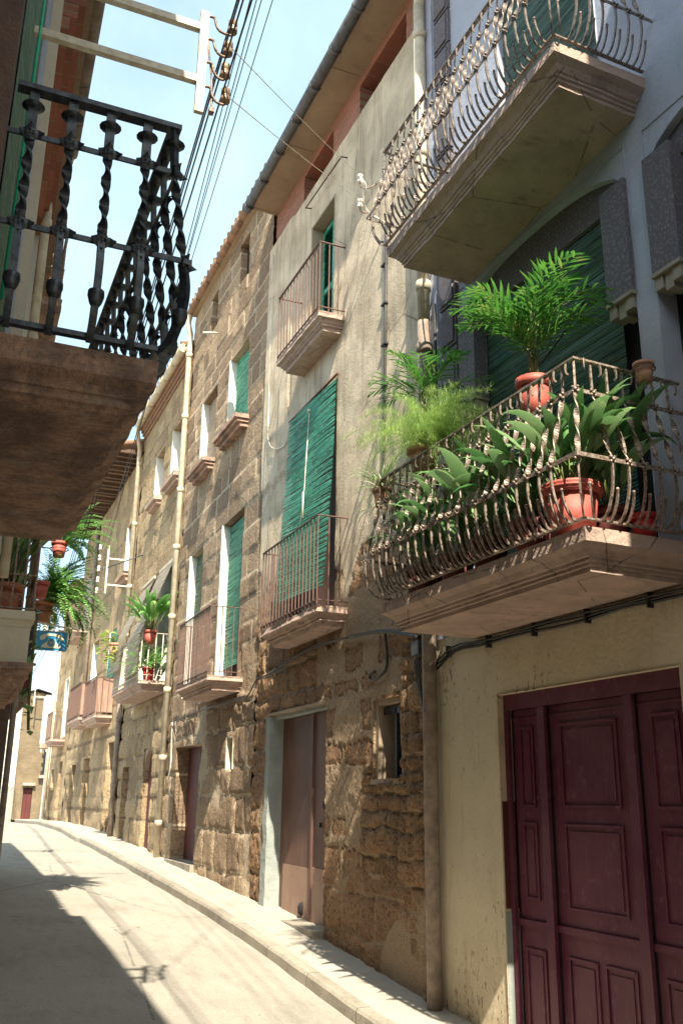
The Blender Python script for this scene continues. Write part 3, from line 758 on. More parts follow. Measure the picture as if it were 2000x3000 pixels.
facade('wall', 'rubble', B, WX, 7.55, 12.62, -.6, 3.5, [opBd, opBw], fB, .026)
facade('wall', 'rubble', B, WX, 7.55, 12.62, 3.5, 10.05, [opBp, opBu], fB, .042)
wb = facade('brick_strip', 'brick', B, WX + .03, 7.55, 12.62, 10.05, 10.75, br, lambda y, z: (.008 * noise.noise(Vector((y * 9, z * 9, 0))), 0, 0, 1), .06)
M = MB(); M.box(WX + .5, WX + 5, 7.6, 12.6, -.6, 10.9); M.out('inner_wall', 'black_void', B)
# soffit, gutter, roof
M = MB(); M.box(WX - .40, WX + .48, 7.5, 12.62, 10.75, 10.84)
for i in range(4): M.box(WX - .395, WX - .0, 7.6 + i * 1.65, 7.61 + i * 1.65, 10.742, 10.75)
M.out('soffit', 'soffit_stone', B)
M = MB(); M.quad((WX - .38, 7.4, 10.86), (WX - .38, 12.7, 10.86), (WX + 5, 12.7, 12.6), (WX + 5, 7.4, 12.6)); 
for i in range(22):
    y = 7.45 + i * .24
    M.sweep([(WX - .42, y, 10.88), (WX + 5, y, 12.64)], .075, n=8)
M.out('roof', 'roof_tile', B)
M = MB(); M.sweep([(WX - .46, 7.3, 10.78), (WX - .46, 12.72, 10.80)], .078, n=12)
for i in range(8): M.sweep([(WX - .46, 7.5 + i * .72, 10.781), (WX - .46, 7.55 + i * .72, 10.782)], .087, n=12)
M.out('gutter', 'zinc', B)
# door B
M = MB(); M.box(WX + .13, WX + .17, 10.0, 10.72, .15, 2.62); M.box(WX + .145, WX + .18, 10.74, 11.90, .15, 2.62); d_ = M.out('door', 'brown_wood', B, extra={'label': 'tall faded brown double door with pale lower patch'})
M = MB(); M.box(WX + .118, WX + .128, 10.0, 10.72, .2, .88); M.box(WX + .133, WX + .143, 10.76, 11.75, .2, .86); M.out('kick_panel', 'pale_wood', d_)
M = MB(); M.box(WX + .105, WX + .128, 10.725, 10.775, .15, 2.62); M.out('cover_strip', 'brown_wood', d_)
M = MB(); M.lathe((WX + .118, 10.35, 1.55), [(.018, -.03), (.028, -.02), (.028, .05), (.015, .07)], 10); M.box(WX + .10, WX + .128, 10.47, 10.49, 1.32, 1.37); M.out('door_handle', 'black_iron', d_)
M = MB(); M.lathe((WX + .131, 11.05, .40), [(.004, -.075), (.045, -.04), (.048, .03), (.03, .07), (.004, .075)], 12); M.out('cat_hole', 'black_void', d_)
jb = jamb(B, WX, opBd, 'grey_patch', t=.035, d0=.01, name='door_frame', sides=(0, 1), top=True)
M = MB(); rnd = random.Random(4)
# painted jamb stone left of the door, standing proud with uneven edges
NJ = 60; rows = []
for k in range(NJ + 1):
    z = .1 + (2.66 - .1) * k / NJ; wv = .03 * noise.noise(Vector((0, z * 4, 0))) + .015 * noise.noise(Vector((0, z * 17, 0)))
    br_ = .05 if z < 1.0 else 0
    rows.append([(WX + .20, 11.89, z), (WX - .045 - wv * .3, 11.90 + wv * .3, z), (WX - .055 - wv * .3, 12.02 + wv + br_, z), (WX + .02, 12.07 + wv + br_, z)])
for a, b in zip(rows, rows[1:]):
    for i in range(3): M.quad(a[i], a[i + 1], b[i + 1], b[i])
M.out('jamb_stone', 'grey_patch', B, extra={'label': 'pale grey-green painted jamb stone beside the brown door'})
MB().box(WX - .05, WX + .2, 9.95, 12.0, 2.668, 2.70).out('lintel', 'soffit_stone', B)
M = MB(); M.box(WX - .16, WX + .25, 9.95, 11.95, .06, .30); M.out('door_step', 'kerb_stone', B)
# small window B
jamb(B, WX, opBw, 'soffit_stone', t=.05, d0=.0)
M = MB(); M.box(WX + .2, WX + .24, 8.1, 8.72, 1.82, 2.58); M.out('window_pane', 'black_void', B)
M = MB(); M.box(WX + .06, WX + .10, 8.16, 8.20, 1.84, 2.55); M.box(WX + .06, WX + .10, 8.38, 8.41, 1.84, 2.5); M.box(WX + .06, WX + .10, 8.21, 8.68, 2.44, 2.50); M.out('window_bars', 'black_iron', B)
MB().box(WX - .035, WX + .28, 8.06, 8.78, 1.77, 1.817).out('window_sill', 'soffit_stone', B)
# hanging blind B
bw = MB().box(WX + .08, WX + .13, 9.78, 11.35, 3.6, 6.62).out('balcony_door', 'brown_wood', B)
slats(B, [(WX - .06, 6.62), (WX - .10, 5.4), (WX - .17, 4.25), (WX - .19, 3.98)], 9.72, 11.42, 'green_blind', .034, seed=3, skew=.10)['label'] = 'large green slatted blind hanging over the lower balcony door'
M = MB(); M.sweep([(WX - .085, 10.6, 6.5), (WX - .13, 10.6, 5.4), (WX - .17, 10.62, 4.9)], .006, n=5); M.sweep([(WX - .15, 10.58, 5.35), (WX - .16, 10.56, 5.0)], .012, n=5); M.ball((WX - .09, 10.6, 6.48), .03); M.out('blind_cord', 'white_metal', B)
M = MB(); M.sweep([(WX - .06, 9.70, 6.64), (WX - .06, 11.44, 6.64)], .018, n=6); M.out('blind_pole', 'brown_wood', B)
# upper balcony window B
jamb(B, WX, opBu, 'soffit_stone', t=.03, d0=-.04)
panel(B, WX + .24, 9.93, 10.8, 7.36, 9.38)
for a, b in ((9.95, 10.35), (10.37, 10.78)):
    M = MB(); M.box(WX + .13, WX + .16, a, a + .05, 7.36, 9.33); M.box(WX + .13, WX + .16, b - .05, b, 7.36, 9.33)
    for z in (7.37, 8.3, 9.26): M.box(WX + .13, WX + .16, a + .05, b - .05, z, z + .07)
    for k in range(52):
        z = 7.45 + k * .035
        if abs(z - 8.33) < .05 or z > 9.25: continue
        M.quad((WX + .132, a + .05, z), (WX + .132, b - .05, z), (WX + .158, b - .05, z + .028), (WX + .158, a + .05, z + .028))
    M.out('shutter', 'green_blind', B)
s1 = slab(B, 0, -1, .42, 9.38 - 7.55, 11.35 - 7.55, 3.66, PROF_S, 'slab_stone', rough=.022, seed=9)
plain_rail(s1, 0, -1, .42, 9.38 - 7.55, 11.35 - 7.55, 3.66, 1.03, 'brown_iron', .115, .013, band=None)
s2 = slab(B, 0, -1, .40, 9.55 - 7.55, 11.12 - 7.55, 7.36, PROF_S, 'slab_stone', rough=.010, seed=12)
plain_rail(s2, 0, -1, .40, 9.55 - 7.55, 11.12 - 7.55, 7.36, .97, 'brown_iron', .115, .012)
# cables on B
M = MB(); M.sweep([(WX - .055, 8.34, 7.9), (WX - .05, 8.38, 6.5), (WX - .05, 8.43, 5.1), (WX - .03, 8.44, 4.0)], .016, n=7)
for z in (7.4, 6.9, 6.4, 5.9, 5.4): M.box(WX - .075, WX - .02, 8.34, 8.45, z, z + .02)
M.out('cable', 'cable', B)
M = MB(); M.sweep(bez([(WX - .09, 7.6, 3.05), (WX - .10, 8.3, 3.22), (WX - .08, 9.2, 3.30)], 6), .022, n=8)
M.sweep(bez([(WX - .07, 8.36, 3.22), (WX - .06, 8.34, 3.0), (WX - .06, 8.36, 2.86), (WX - .07, 8.5, 2.79), (WX - .06, 8.70, 2.78), (WX - .06, 8.74, 2.84), (WX - .06, 8.62, 2.86)], 6), .014, n=7)
for k in range(2):
    M.sweep(bez([(WX - .07 - .01 * k, 9.2, 3.30), (WX - .06, 10.5, 3.34 + .02 * k), (WX - .07, 11.9, 3.22 - .03 * k), (WX - .08, 12.4, 3.2), (WX - .09, 12.75, 3.02), (WX - .07, 13.2, 3.0 + .03 * k), (WX - .06, 15.5, 3.02), (WX - .06, 17.5, 2.98)], 8), .010, n=6)
M.out('cable', 'cable', B)
M = MB(); M.sweep(bez([(WX - .07, 12.45, 9.9), (WX - .06, 12.4, 7.5), (WX - .10, 12.2, 6.6), (WX - .07, 11.6, 6.35), (WX - .06, 11.45, 6.6)], 8), .010, n=6); M.out('cable', 'white_metal', B)
M = MB(); M.box(3.97, 4.03, 7.60, 7.74, 2.90, 3.03); MBX = T('meter_box', 'small grey electric junction box under the lower balcony by the downspout', 'junction box', (3.97, 7.7, 2.86)); M.out('case', 'zinc', MBX)
M = MB()
for k in range(3): M.sweep(bez([(3.99, 7.64 + .04 * k, 2.86), (4.0, 7.62 + .02 * k, 2.6), (4.02, 7.60, 2.35)], 5), .009, n=5)
M.out('cable', 'cable', MBX)
# insulators on the wall of B
WB = T('wall_insulators', 'two white porcelain insulators on iron hooks holding thin wires beside the upper balcony', 'insulator', (4.0, 8.64, 8.35))
for z in (8.68, 8.34):
    M = MB(); M.lathe((3.82, 8.64, z - .03), [(.02, -.05), (.035, -.04), (.035, -.02), (.024, -.01), (.024, .02), (.038, .03), (.034, .06), (.012, .07)], 12); M.out('insulator', 'porcelain', WB)
    M = MB(); M.sweep(bez([(WX, 8.64, z + .02), (3.95, 8.64, z - .10), (3.84, 8.64, z - .13), (3.82, 8.64, z - .06)], 6), .009, n=6); M.out('hook', 'rusty_iron', WB)
M = MB()
for k in range(3): M.sweep(bez([(3.80, 8.62, 8.70), (3.78, 8.5 - .06 * k, 8.5 - .06 * k), (3.86, 8.55, 8.2), (4.02, 8.4 - .03 * k, 7.92)], 6), .006, n=5)
M.out('cable', 'white_metal', WB)
M = MB(); M.sweep([(WX - .12, 10.85, 9.72), (WX - .12, 9.55, 9.66)], .012, n=6); M.sweep([(WX, 10.85, 9.74), (WX - .13, 10.85, 9.72)], .01, n=5); M.sweep([(WX, 9.55, 9.68), (WX - .13, 9.55, 9.66)], .01, n=5); M.out('curtain_rod', 'brown_iron', B)
# ------------------------------------------------------------------ HOUSE C (ashlar)
def make_fn(cU, cL, zsplit, seed, pl=None):
    def fn(y, z):
        n1 = noise.noise(Vector((y * 3, z * 3, seed))); n2 = noise.noise(Vector((y * 11, z * 11, seed)))
        zs_ = zsplit + .12 * noise.noise(Vector((y * 1.5, 0, seed)))
        if z > zs_:
            t, t2, e = cU(y, z); h = sstep(0, .03, e)
            if pl and pl(y, z): return .03 + .006 * n1, .5, .5, 1
            return .012 * h + (t2 - .5) * .028 + .010 * n1 + .007 * n2, t, 1 - sstep(.008, .026, e), 0
        t, t2, e = cL(y, z); h = sstep(0, .05, e)
        sm = sstep(.1, .3, noise.noise(Vector((y * .8, z * .7, seed + 5))))
        return .035 * h * (1 - sm) + (t2 - .5) * .035 + .022 * n1 + .012 * n2, t, max(1 - sstep(.01, .035, e), sm * .6), 0
    return fn
C = T('ashlar_house', 'tall brown ashlar stone house with white window jambs beside the grey plastered house', 'house', (WX, 12.62, .4))
cC = Courses(31, -.4, 14, (.30, .42), (.38, .80), .01); cCl = Courses(32, -.4, 14, (.32, .62), (.4, 1.0), .02, .05)
fC = make_fn(cC, cCl, 3.1, 3, lambda y, z: False)
oc = {'attic1': (13.98, 14.52, 10.45, 11.28, .14), 'attic2': (15.95, 16.45, 10.45, 11.20, .14), 'mr': (13.70, 14.88, 7.62, 9.14, .28), 'ml': (15.70, 16.74, 7.55, 9.05, .28),
      'd1': (13.62, 14.84, 3.36, 6.05, .28), 'w1': (16.06, 17.02, 3.36, 6.02, .28), 'sm': (13.60, 13.95, 2.04, 2.51, .3), 'door': (15.48, 17.15, .1, 2.50, .30)}
facade('wall', 'ashlar', C, WX, 12.625, 17.85, -.2, 11.65, list(oc.values()), fC, .045)
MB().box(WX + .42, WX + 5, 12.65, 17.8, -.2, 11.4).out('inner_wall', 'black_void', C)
for k in ('mr', 'ml', 'd1', 'w1'): jamb(C, WX, oc[k], 'white_paint', t=.02, d0=-.02, top=False, sides=(0, 1))
for k in ('sm',): jamb(C, WX, oc[k], 'cream_paint', t=.015, d0=-.03)
for k in ('attic1', 'attic2', 'sm'): o = oc[k]; panel(C, WX + .11, o[0], o[1], o[2], o[3])
for i, k in enumerate(('mr', 'd1', 'w1', 'ml')):
    o = oc[k]; panel(C, WX + .24, o[0], o[1], o[2], o[3])
    zb = o[2] + (.25 if k == 'd1' else .02)
    slats(C, [(WX + .13, o[3] - .02), (WX + .12, zb)], o[0] + .02, o[1] - .02, 'green_blind' if k in ('mr', 'd1') else ('old_blind' if k == 'w1' else 'grey_blind'), .032, seed=20 + i)
for k in ('mr', 'ml'):
    o = oc[k]; M = MB(); a, b = o[0] - .10, o[1] + .08
    for q, (ins, z0, z1, pr) in enumerate(((0, -.075, -.001, .24), (.03, -.13, -.077, .19), (.06, -.20, -.132, .13))): M.box(WX - pr, WX + .2, a + ins, b - ins, o[2] + z0, o[2] + z1)
    M.out('window_sill', 'dark_slab', C)
s3 = slab(C, 0, -1, .55, 13.32 - 12.62, 15.25 - 12.62, 3.34 - .4, PROF_S, 'slab_stone', rough=.008, seed=4)
plain_rail(s3, 0, -1, .55, 13.32 - 12.62, 15.25 - 12.62, 3.34 - .4, 1.02, 'brown_iron', .085, .012)
# door C
o = oc['door']; M = MB(); M.box(WX + .22, WX + .26, o[0], o[1] - .0, .3, 2.50); d_ = M.out('door', 'red_wood', C, extra={'label': 'plain dark red door in a stone opening'})
M = MB(); M.box(WX + .20, WX + .218, 16.28, 16.31, .3, 2.49); M.lathe((WX + .20, 15.82, 1.55), [(.012, -.06), (.03, -.05), (.03, .05), (.012, .06)], 8); M.out('door_handle', 'brown_iron', d_)
M = MB(); M.box(WX - .10, WX + .3, o[0] - .05, o[1] + .1, .40, .62); M.out('door_step', 'kerb_stone', C)
M = MB()
for i in range(7): M.sweep([(WX - .12, 12.66 + i * .75, 11.62), (WX - .12, 13.38 + i * .75 - .01, 11.62)], [.10, .085], n=10)
M.out('gutter', 'roof_tile', C)
M = MB(); M.quad((WX - .1, 12.62, 11.66), (WX - .1, 17.9, 11.66), (WX + 5, 17.9, 13.2), (WX + 5, 12.62, 13.2))
for i in range(22): y = 12.72 + i * .24; M.sweep([(WX - .17, y, 11.70), (WX + 5, y, 13.24)], .075, n=8)
M.out('roof', 'roof_tile', C)
M = MB(); M.box(WX - .10, WX + .4, 12.63, 17.85, 11.52, 11.60); M.out('eave_course', 'soffit_stone', C)
PY = 17.86
tube_part('downspout', 'cream_pipe', C, bez([(WX - .12, PY, 11.6), (WX - .16, PY, 11.35), (WX - .10, PY, 11.1)], 5) + [Vector((WX - .10, PY, .50))], .058, n=12, collars=[(WX - .10, PY, z) for z in (10.6, 9.2, 7.6, 6.4, 5.0, 3.6, 2.35, 1.2)])
M = MB(); M.sweep([(WX - .02, 15.9, 10.2), (WX - .30, 15.9, 10.15)], .02, n=7); M.out('pipe_stub', 'white_metal', C)
M = MB(); M.sweep(bez([(WX - .03, 17.55, 3.0), (WX - .05, 17.45, 2.7), (WX - .05, 17.4, 2.2), (WX - .05, 17.6, 1.9)], 5), .012, n=6); M.out('cable', 'white_metal', C)

# ------------------------------------------------------------------ HOUSE D
D = T('awning_house', 'pale ashlar house with two rolled-out grey blinds and plants on its balcony', 'house', (WX, 17.87, .58))
cD = Courses(41, -.2, 14, (.30, .40), (.35, .8), .01, .012); cDl = Courses(42, -.2, 14, (.34, .6), (.4, 1.0), .02, .05)
fD = make_fn(cD, cDl, 3.5, 6)
od = {'wr': (18.22, 19.35, 8.12, 9.45, .26), 'wl': (20.10, 21.02, 8.15, 9.38, .26), 'b1': (18.35, 19.5, 3.78, 6.25, .3), 'b2': (20.25, 21.3, 3.78, 6.25, .3), 'arch': (19.03, 19.88, .3, 2.60, .22), 'dr2': (21.6, 22.2, .4, 2.3, .2)}
def fDz(y, z): return fD(y, z)
facade('wall', 'far_stone', D, WX, 17.87, 22.75, .0, 10.75, list(od.values()), fDz, .055)
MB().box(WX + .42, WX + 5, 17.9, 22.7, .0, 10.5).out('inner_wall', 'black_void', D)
for k in ('wr', 'wl', 'b1', 'b2'): o = od[k]; jamb(D, WX, o, 'white_paint', t=.02, d0=-.02, top=False, sides=(0, 1)); panel(D, WX + .2, o[0], o[1], o[2], o[3], 'black_void' if k[0] == 'b' else 'grey_paint')
for k in ('wr', 'wl'):
    o = od[k]; M = MB(); M.box(WX - .20, WX + .2, o[0] - .05, o[1] + .08, o[2] - .10, o[2] - .001); M.box(WX - .12, WX + .2, o[0], o[1], o[2] - .18, o[2] - .102); M.out('window_sill', 'slab_stone', D)
# arched door
M = MB(); N = 12; a, b = 19.05, 19.86; P = [(b, .3)] + [((a + b) / 2 + (b - a) / 2 * math.cos(math.pi * i / N), 2.15 + .43 * math.sin(math.pi * i / N)) for i in range(N + 1)] + [(a, .3)]
i0 = len(M.v); M.v += [(WX + .08, y, z) for y, z in P]; M.face(tuple(range(i0, i0 + len(P)))); i1 = len(M.v); M.v += [(WX + .12, y, z) for y, z in P]; M.face(tuple(range(i1, i1 + len(P)))[::-1])
M.out('door', 'red_wood', D, extra={'label': 'narrow arched dark red door'})
M = MB()                       # filling above the arch
for i in range(N):
    t0, t1 = math.pi * i / N, math.pi * (i + 1) / N; c0, c1 = (a + b) / 2 + .43 * math.cos(t0), (a + b) / 2 + .43 * math.cos(t1)
    M.quad((WX - .012, c0, 2.15 + .43 * math.sin(t0)), (WX - .012, c1, 2.15 + .43 * math.sin(t1)), (WX - .012, c1, 2.63), (WX - .012, c0, 2.63))
    M.quad((WX - .012, c0, 2.15 + .43 * math.sin(t0)), (WX - .012, c1, 2.15 + .43 * math.sin(t1)), (WX + .15, c1, 2.15 + .43 * math.sin(t1)), (WX + .15, c0, 2.15 + .43 * math.sin(t0)))
M.out('door_arch', 'soffit_stone', D)
panel(D, WX + .14, 21.6, 22.2, .4, 2.3, 'brown_wood', 'door')
s4 = slab(D, 0, -1, .57, 18.33 - 17.87, 21.3 - 17.87, 3.82 - .58, PROF_S, 'slab_stone', rough=.006, seed=14)
plain_rail(s4, 0, -1, .57, 18.33 - 17.87, 21.3 - 17.87, 3.82 - .58, .92, 'white_metal', .13, .016, low=.10)
for i, (a, b) in enumerate(((18.25, 19.6), (20.15, 21.4))):
    slats(D, [(WX - .03, 6.25), (WX - .36, 5.35), (WX - .60, 4.74), (WX - .615, 4.3), (WX - .62, 3.95)] if i == 0 else [(WX - .03, 6.2), (WX - .36, 5.4), (WX - .62, 4.74), (WX - .64, 4.2)], a, b, 'grey_blind', .04, seed=30 + i)
    M = MB(); M.box(WX - .05, WX - .0, a - .03, b + .03, 6.25, 6.31); M.out('blind_pole', 'cream_pipe', D)
M = MB()
for i in range(6): M.sweep([(WX - .22, 17.9 + i * .8, 10.78), (WX - .22, 17.9 + (i + 1) * .8 - .01, 10.78)], [.10, .088], n=10)
M.out('gutter', 'cream_pipe', D)
M = MB(); M.quad((WX - .2, 17.87, 10.84), (WX - .2, 22.8, 10.84), (WX + 5, 22.8, 12.4), (WX + 5, 17.87, 12.4)); M.box(WX - .2, WX + .45, 17.88, 22.78, 10.70, 10.76)
for i in range(20): y = 17.97 + i * .245; M.sweep([(WX - .26, y, 10.88), (WX + 5, y, 12.44)], .075, n=8)
for i in range(3): M.box(WX - .05 - .04 * i, WX, 17.9, 22.74, 10.45 + .08 * i, 10.525 + .08 * i)
M.out('roof', 'roof_tile', D)
PY2 = 22.80
tube_part('downspout', 'cream_pipe', D, bez([(WX - .22, 22.5, 10.75), (WX - .24, 22.6, 10.6), (WX - .12, PY2, 10.2)], 5) + [Vector((WX - .10, PY2, 3.9))], .055, n=10, collars=[(WX - .10, PY2, z) for z in (9.8, 8.2, 6.6, 5.4, 4.3)])
tube_part('downspout', 'drain_brown', D, [(WX - .10, PY2, 3.9), (WX - .10, PY2, .80)], .06, n=10, collars=[(WX - .10, PY2, z) for z in (3.4, 1.9)])
M = MB(); M.sweep([(WX, 21.9, 7.2), (WX - .75, 22.3, 6.9)], .014, n=6); M.out('iron_rod', 'black_iron', D)

# ------------------------------------------------------------------ HOUSE E and F further on
E_ = T('old_eaves_house', 'rough pale stone house with dark broken timber eaves, beyond the second downspout', 'house', (WX, 22.8, .78))
cE = Courses(51, 0, 14, (.28, .42), (.3, .8), .01, .02)
fE = make_fn(cE, cE, 3.4, 9)
oe = {'w1': (23.25, 24.3, 7.08, 8.5, .28), 'w2': (27.6, 28.6, 3.75, 6.02, .28), 'w3': (24.6, 25.7, 3.75, 5.9, .28), 'w4': (29.9, 31.2, 6.66, 8.6, .28), 'd1': (23.6, 24.5, .5, 2.95, .25), 'd2': (27.3, 28.3, .5, 2.7, .25), 'd3': (30.1, 30.9, .5, 2.6, .25)}
facade('wall', 'far_stone', E_, WX, 22.8, 32.2, .2, 10.1, list(oe.values()), fE, .085)
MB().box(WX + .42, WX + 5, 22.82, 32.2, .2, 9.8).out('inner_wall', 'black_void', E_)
MB().box(WX, WX + .41, 32.201, 32.24, .2, 10.1).out('side_wall', 'far_stone', E_)
for k, o in oe.items():
    if k[0] == 'w': jamb(E_, WX, o, 'white_paint', t=.02, d0=-.02, top=False, sides=(0, 1)); panel(E_, WX + .22, *o[:4], 'grey_paint' if k == 'w2' else 'black_void')
    else: panel(E_, WX + .16, *o[:4], 'brown_wood', 'door')
o = oe['w1']; M = MB(); M.box(WX - .22, WX + .2, o[0] - .05, o[1] + .08, o[2] - .10, o[2] - .001); M.box(WX - .14, WX + .2, o[0], o[1], o[2] - .22, o[2] - .102); M.out('window_sill', 'dark_slab', E_)
slats(E_, [(WX + .02, 5.9), (WX - .03, 3.8)], 24.62, 25.68, 'green_blind', .05, seed=50)
sl_ = []
for ya, yb, zt_, of, cloth in ((24.3, 26.3, 3.62, .48, 1), (26.9, 29.2, 3.75, .50, 1), (29.6, 31.6, 6.6, .55, 0)):
    s_ = slab(E_, 0, -1, of, ya - 22.8, yb - 22.8, zt_ - .78, PROF_S, 'slab_stone', rough=.006, seed=ya)
    plain_rail(s_, 0, -1, of, ya - 22.8, yb - 22.8, zt_ - .78, .95, 'brown_iron', .14, .014)
    if cloth:
        M = MB(); x = WX - of + .045; M.box(x, x + .012, ya + .05, yb - .05, zt_ + .06, zt_ + .92); M.box(WX - of + .06, WX - .02, ya + .042, ya + .052, zt_ + .06, zt_ + .92)
        M.out('rail_cloth', 'pale_wood', s_, extra={'label': 'reddish brown cloth panel behind the railing'})
M = MB()
for i in range(26): y = 22.95 + i * .355; M.box(WX - .62, WX + .4, y, y + .09, 10.12 + .02 * math.sin(i * 3), 10.22 + .02 * math.sin(i * 3))
M.out('rafters', 'rafter_wood', E_)
M = MB(); rr = random.Random(8)
M.quad((WX - .60, 22.85, 10.27), (WX - .60, 32.3, 10.27), (WX + 5, 32.3, 11.8), (WX + 5, 22.85, 11.8))
for i in range(39): y = 22.95 + i * .245; M.sweep([(WX - .66 - rr.uniform(0, .10), y, 10.30), (WX + 5, y, 11.86)], .08, n=7)
M.out('roof', 'roof_tile', E_)
M = MB(); M.sweep([(WX - .70, 22.7, 10.25), (WX - .70, 25.8, 10.25)], .075, n=9); M.out('gutter', 'cream_pipe', E_)
tube_part('downspout', 'drain_brown', E_, [(WX - .08, 29.3, 9.9), (WX - .08, 29.3, 3.9)], .06, n=9)

F_ = T('low_stone_house', 'lower stone house further along with plastered corner, behind the hanging ferns', 'house', (WX, 32.25, .9))
cF = Courses(61, 0, 14, (.28, .42), (.3, .8), .01, .03); fF = make_fn(cF, cF, 2, 12)
of_ = {'w': (33.4, 34.4, 3.6, 5.6, .25), 'd': (33.3, 34.1, .5, 2.8, .25), 'd2': (35.4, 36.2, .5, 2.6, .25)}
facade('wall', 'far_stone', F_, WX, 32.25, 36.9, .2, 8.6, list(of_.values()), fF, .11)
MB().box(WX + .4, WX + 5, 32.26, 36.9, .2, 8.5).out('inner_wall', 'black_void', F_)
for k, o in of_.items(): panel(F_, WX + .16, *o[:4], 'brown_wood' if k[0] == 'd' else 'grey_paint', 'door' if k[0] == 'd' else 'window_pane')
jamb(F_, WX, of_['w'], 'white_paint', t=.03, d0=-.03)
M = MB(); M.quad((WX - .3, 32.26, 8.62), (WX - .3, 37, 8.62), (WX + 4, 37, 9.9), (WX + 4, 32.26, 9.9))
for i in range(18): y = 32.4 + i * .26; M.sweep([(WX - .35, y, 8.66), (WX + 4, y, 9.95)], .085, n=6)
M.out('roof', 'roof_tile', F_)
s_ = slab(F_, 0, -1, .5, 1.0, 2.6, 3.5 - .9, PROF_S, 'slab_stone'); plain_rail(s_, 0, -1, .5, 1.0, 2.6, 3.5 - .9, .9, 'brown_iron', .16, .014)
# white plastered corner house with its box balcony
G_ = T('white_corner_house', 'narrow white plastered corner house with a closed box balcony, at the bend', 'house', (WX - .15, 37, .85))
M = MB(); M.box(WX - .04, WX + 4, 36.92, 38.3, .2, 7.6); M.out('wall', 'white_paint', G_)
M = MB(); M.box(WX - .36, WX - .042, 37.0, 37.9, 3.55, 5.3); M.out('box_balcony', 'white_paint', G_)
M = MB(); M.box(WX - .42, WX - .042, 36.95, 37.95, 3.38, 3.548); M.out('balcony_base', 'dark_slab', G_)
M = MB(); M.sweep([(WX - .1, 36.82, 6.4), (WX - .1, 36.82, .9)], .05, n=8); M.out('downspout', 'cream_pipe', G_)
M = MB(); M.box(WX - .2, WX + 4, 36.9, 38.4, 7.6, 7.75); M.out('roof', 'roof_tile', G_)
# houses closing the street
H_ = T('end_stone_house', 'small stone house with arched doorway closing the street at the bend', 'house', (4.6, 46, .5))
def end_wall(name, mat, par, x0, x1, z0, ztopf, y, ops, t=.25):
    xs = sorted({x0, x1, *[c for o in ops for c in o[:2]]}); zs = sorted({z0, *[c for o in ops for c in o[2:4]]}); M = MB()
    for a, b in zip(xs, xs[1:]):
        zz = [z for z in zs if z < min(ztopf(a), ztopf(b))]
        for c, d in zip(zz, zz[1:] + [None]):
            dd = (lambda x: ztopf(x)) if d is None else (lambda x, d=d: d)
            ym = (a + b) / 2; zm = (c + (dd(ym))) / 2
            if any(o[0] < ym < o[1] and o[2] < zm < o[3] for o in ops): continue
            M.quad((a, y, c), (b, y, c), (b, y, dd(b)), (a, y, dd(a)))
    for a, b, c, d in ops:
        for p, q in (((a, c), (a, d)), ((a, d), (b, d)), ((b, d), (b, c)), ((b, c), (a, c))): M.quad((p[0], y, p[1]), (q[0], y, q[1]), (q[0], y + t, q[1]), (p[0], y + t, p[1]))
    return M.out(name, mat, par)
ht = lambda x: 6.35 - .28 * abs(x - 4.2)
end_wall('wall', 'ashlar_plain', H_, 3.62, 6.4, .2, ht, 46, [(4.02, 4.42, .3, 2.05), (4.75, 5.05, 2.65, 3.75), (4.62, 5.0, 4.4, 5.5)])
M = MB(); M.box(3.64, 6.4, 46.3, 50, .2, 5.6); M.out('inner_wall', 'brown_wall', H_)
M = MB(); M.quad((3.5, 45.8, 6.2), (4.2, 45.8, 6.45), (4.2, 50, 6.45), (3.5, 50, 6.2)); M.quad((4.2, 45.8, 6.45), (6.5, 45.8, 5.8), (6.5, 50, 5.8), (4.2, 50, 6.45)); M.out('roof', 'roof_tile', H_)
M = MB(); M.box(4.03, 4.2, 46.12, 46.16, .3, 2.0); M.box(4.21, 4.41, 46.12, 46.16, .3, 2.0); M.out('door', 'red_wood', H_)
M = MB(); M.box(4.75, 5.05, 46.2, 46.24, 2.65, 3.75)
M.use('black_iron')
for i in range(5): M.box(4.77 + i * .06, 4.785 + i * .06, 45.97, 45.99, 2.65, 3.75)
M.out('window', 'black_void', H_)
M = MB(); M.box(4.6, 5.2, 45.75, 45.999, 2.48, 2.60); M.box(3.95, 4.5, 45.8, 45.999, 2.15, 2.27); M.out('window_sill', 'slab_stone', H_)
I_ = T('white_block_house', 'bright white block-faced house at the far end left, behind the left houses', 'house', (2.6, 46, .5))
M = MB(); M.box(-2.5, 3.60, 45.9, 50, 2.1, 7.2); M.out('wall', 'tile_white', I_)
M = MB(); M.box(-2.5, 3.62, 45.85, 50, .2, 2.098); M.out('base_wall', 'grey_paint', I_)
# ------------------------------------------------------------------ LEFT SIDE
L = T('near_left_house', 'dark brown house at the left edge with black twisted-iron balcony overhead', 'house', (-.04, 3.0, 0))
M = MB(); NZ = 120; rows = []
for k in range(NZ + 1):
    z = -.4 + 8.2 * k / NZ; rows.append([])
    for i in range(9):
        x = -.95 + .915 * i / 8; rows[-1].append(len(M.v)); M.v.append((x, 3.0 + .02 * noise.noise(Vector((x * 6, z * 4, 0))) , z))
    x = -.035 + .012 * noise.noise(Vector((0, z * 3, 2))); rows[-1].append(len(M.v)); M.v.append((x, 3.03, z)); rows[-1].append(len(M.v)); M.v.append((-.04, 5.09, z))
for a, b in zip(rows, rows[1:]):
    for i in range(10): M.face((a[i], a[i + 1], b[i + 1], b[i]), False)
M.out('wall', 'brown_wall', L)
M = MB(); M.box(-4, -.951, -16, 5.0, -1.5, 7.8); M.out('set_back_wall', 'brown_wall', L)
M = MB(); M.box(-4, .43, -16, 5.72, 7.80, 7.93); M.box(-3.8, .3, -16, 5.7, 7.93, 8.05); M.out('roof', 'roof_tile', L)
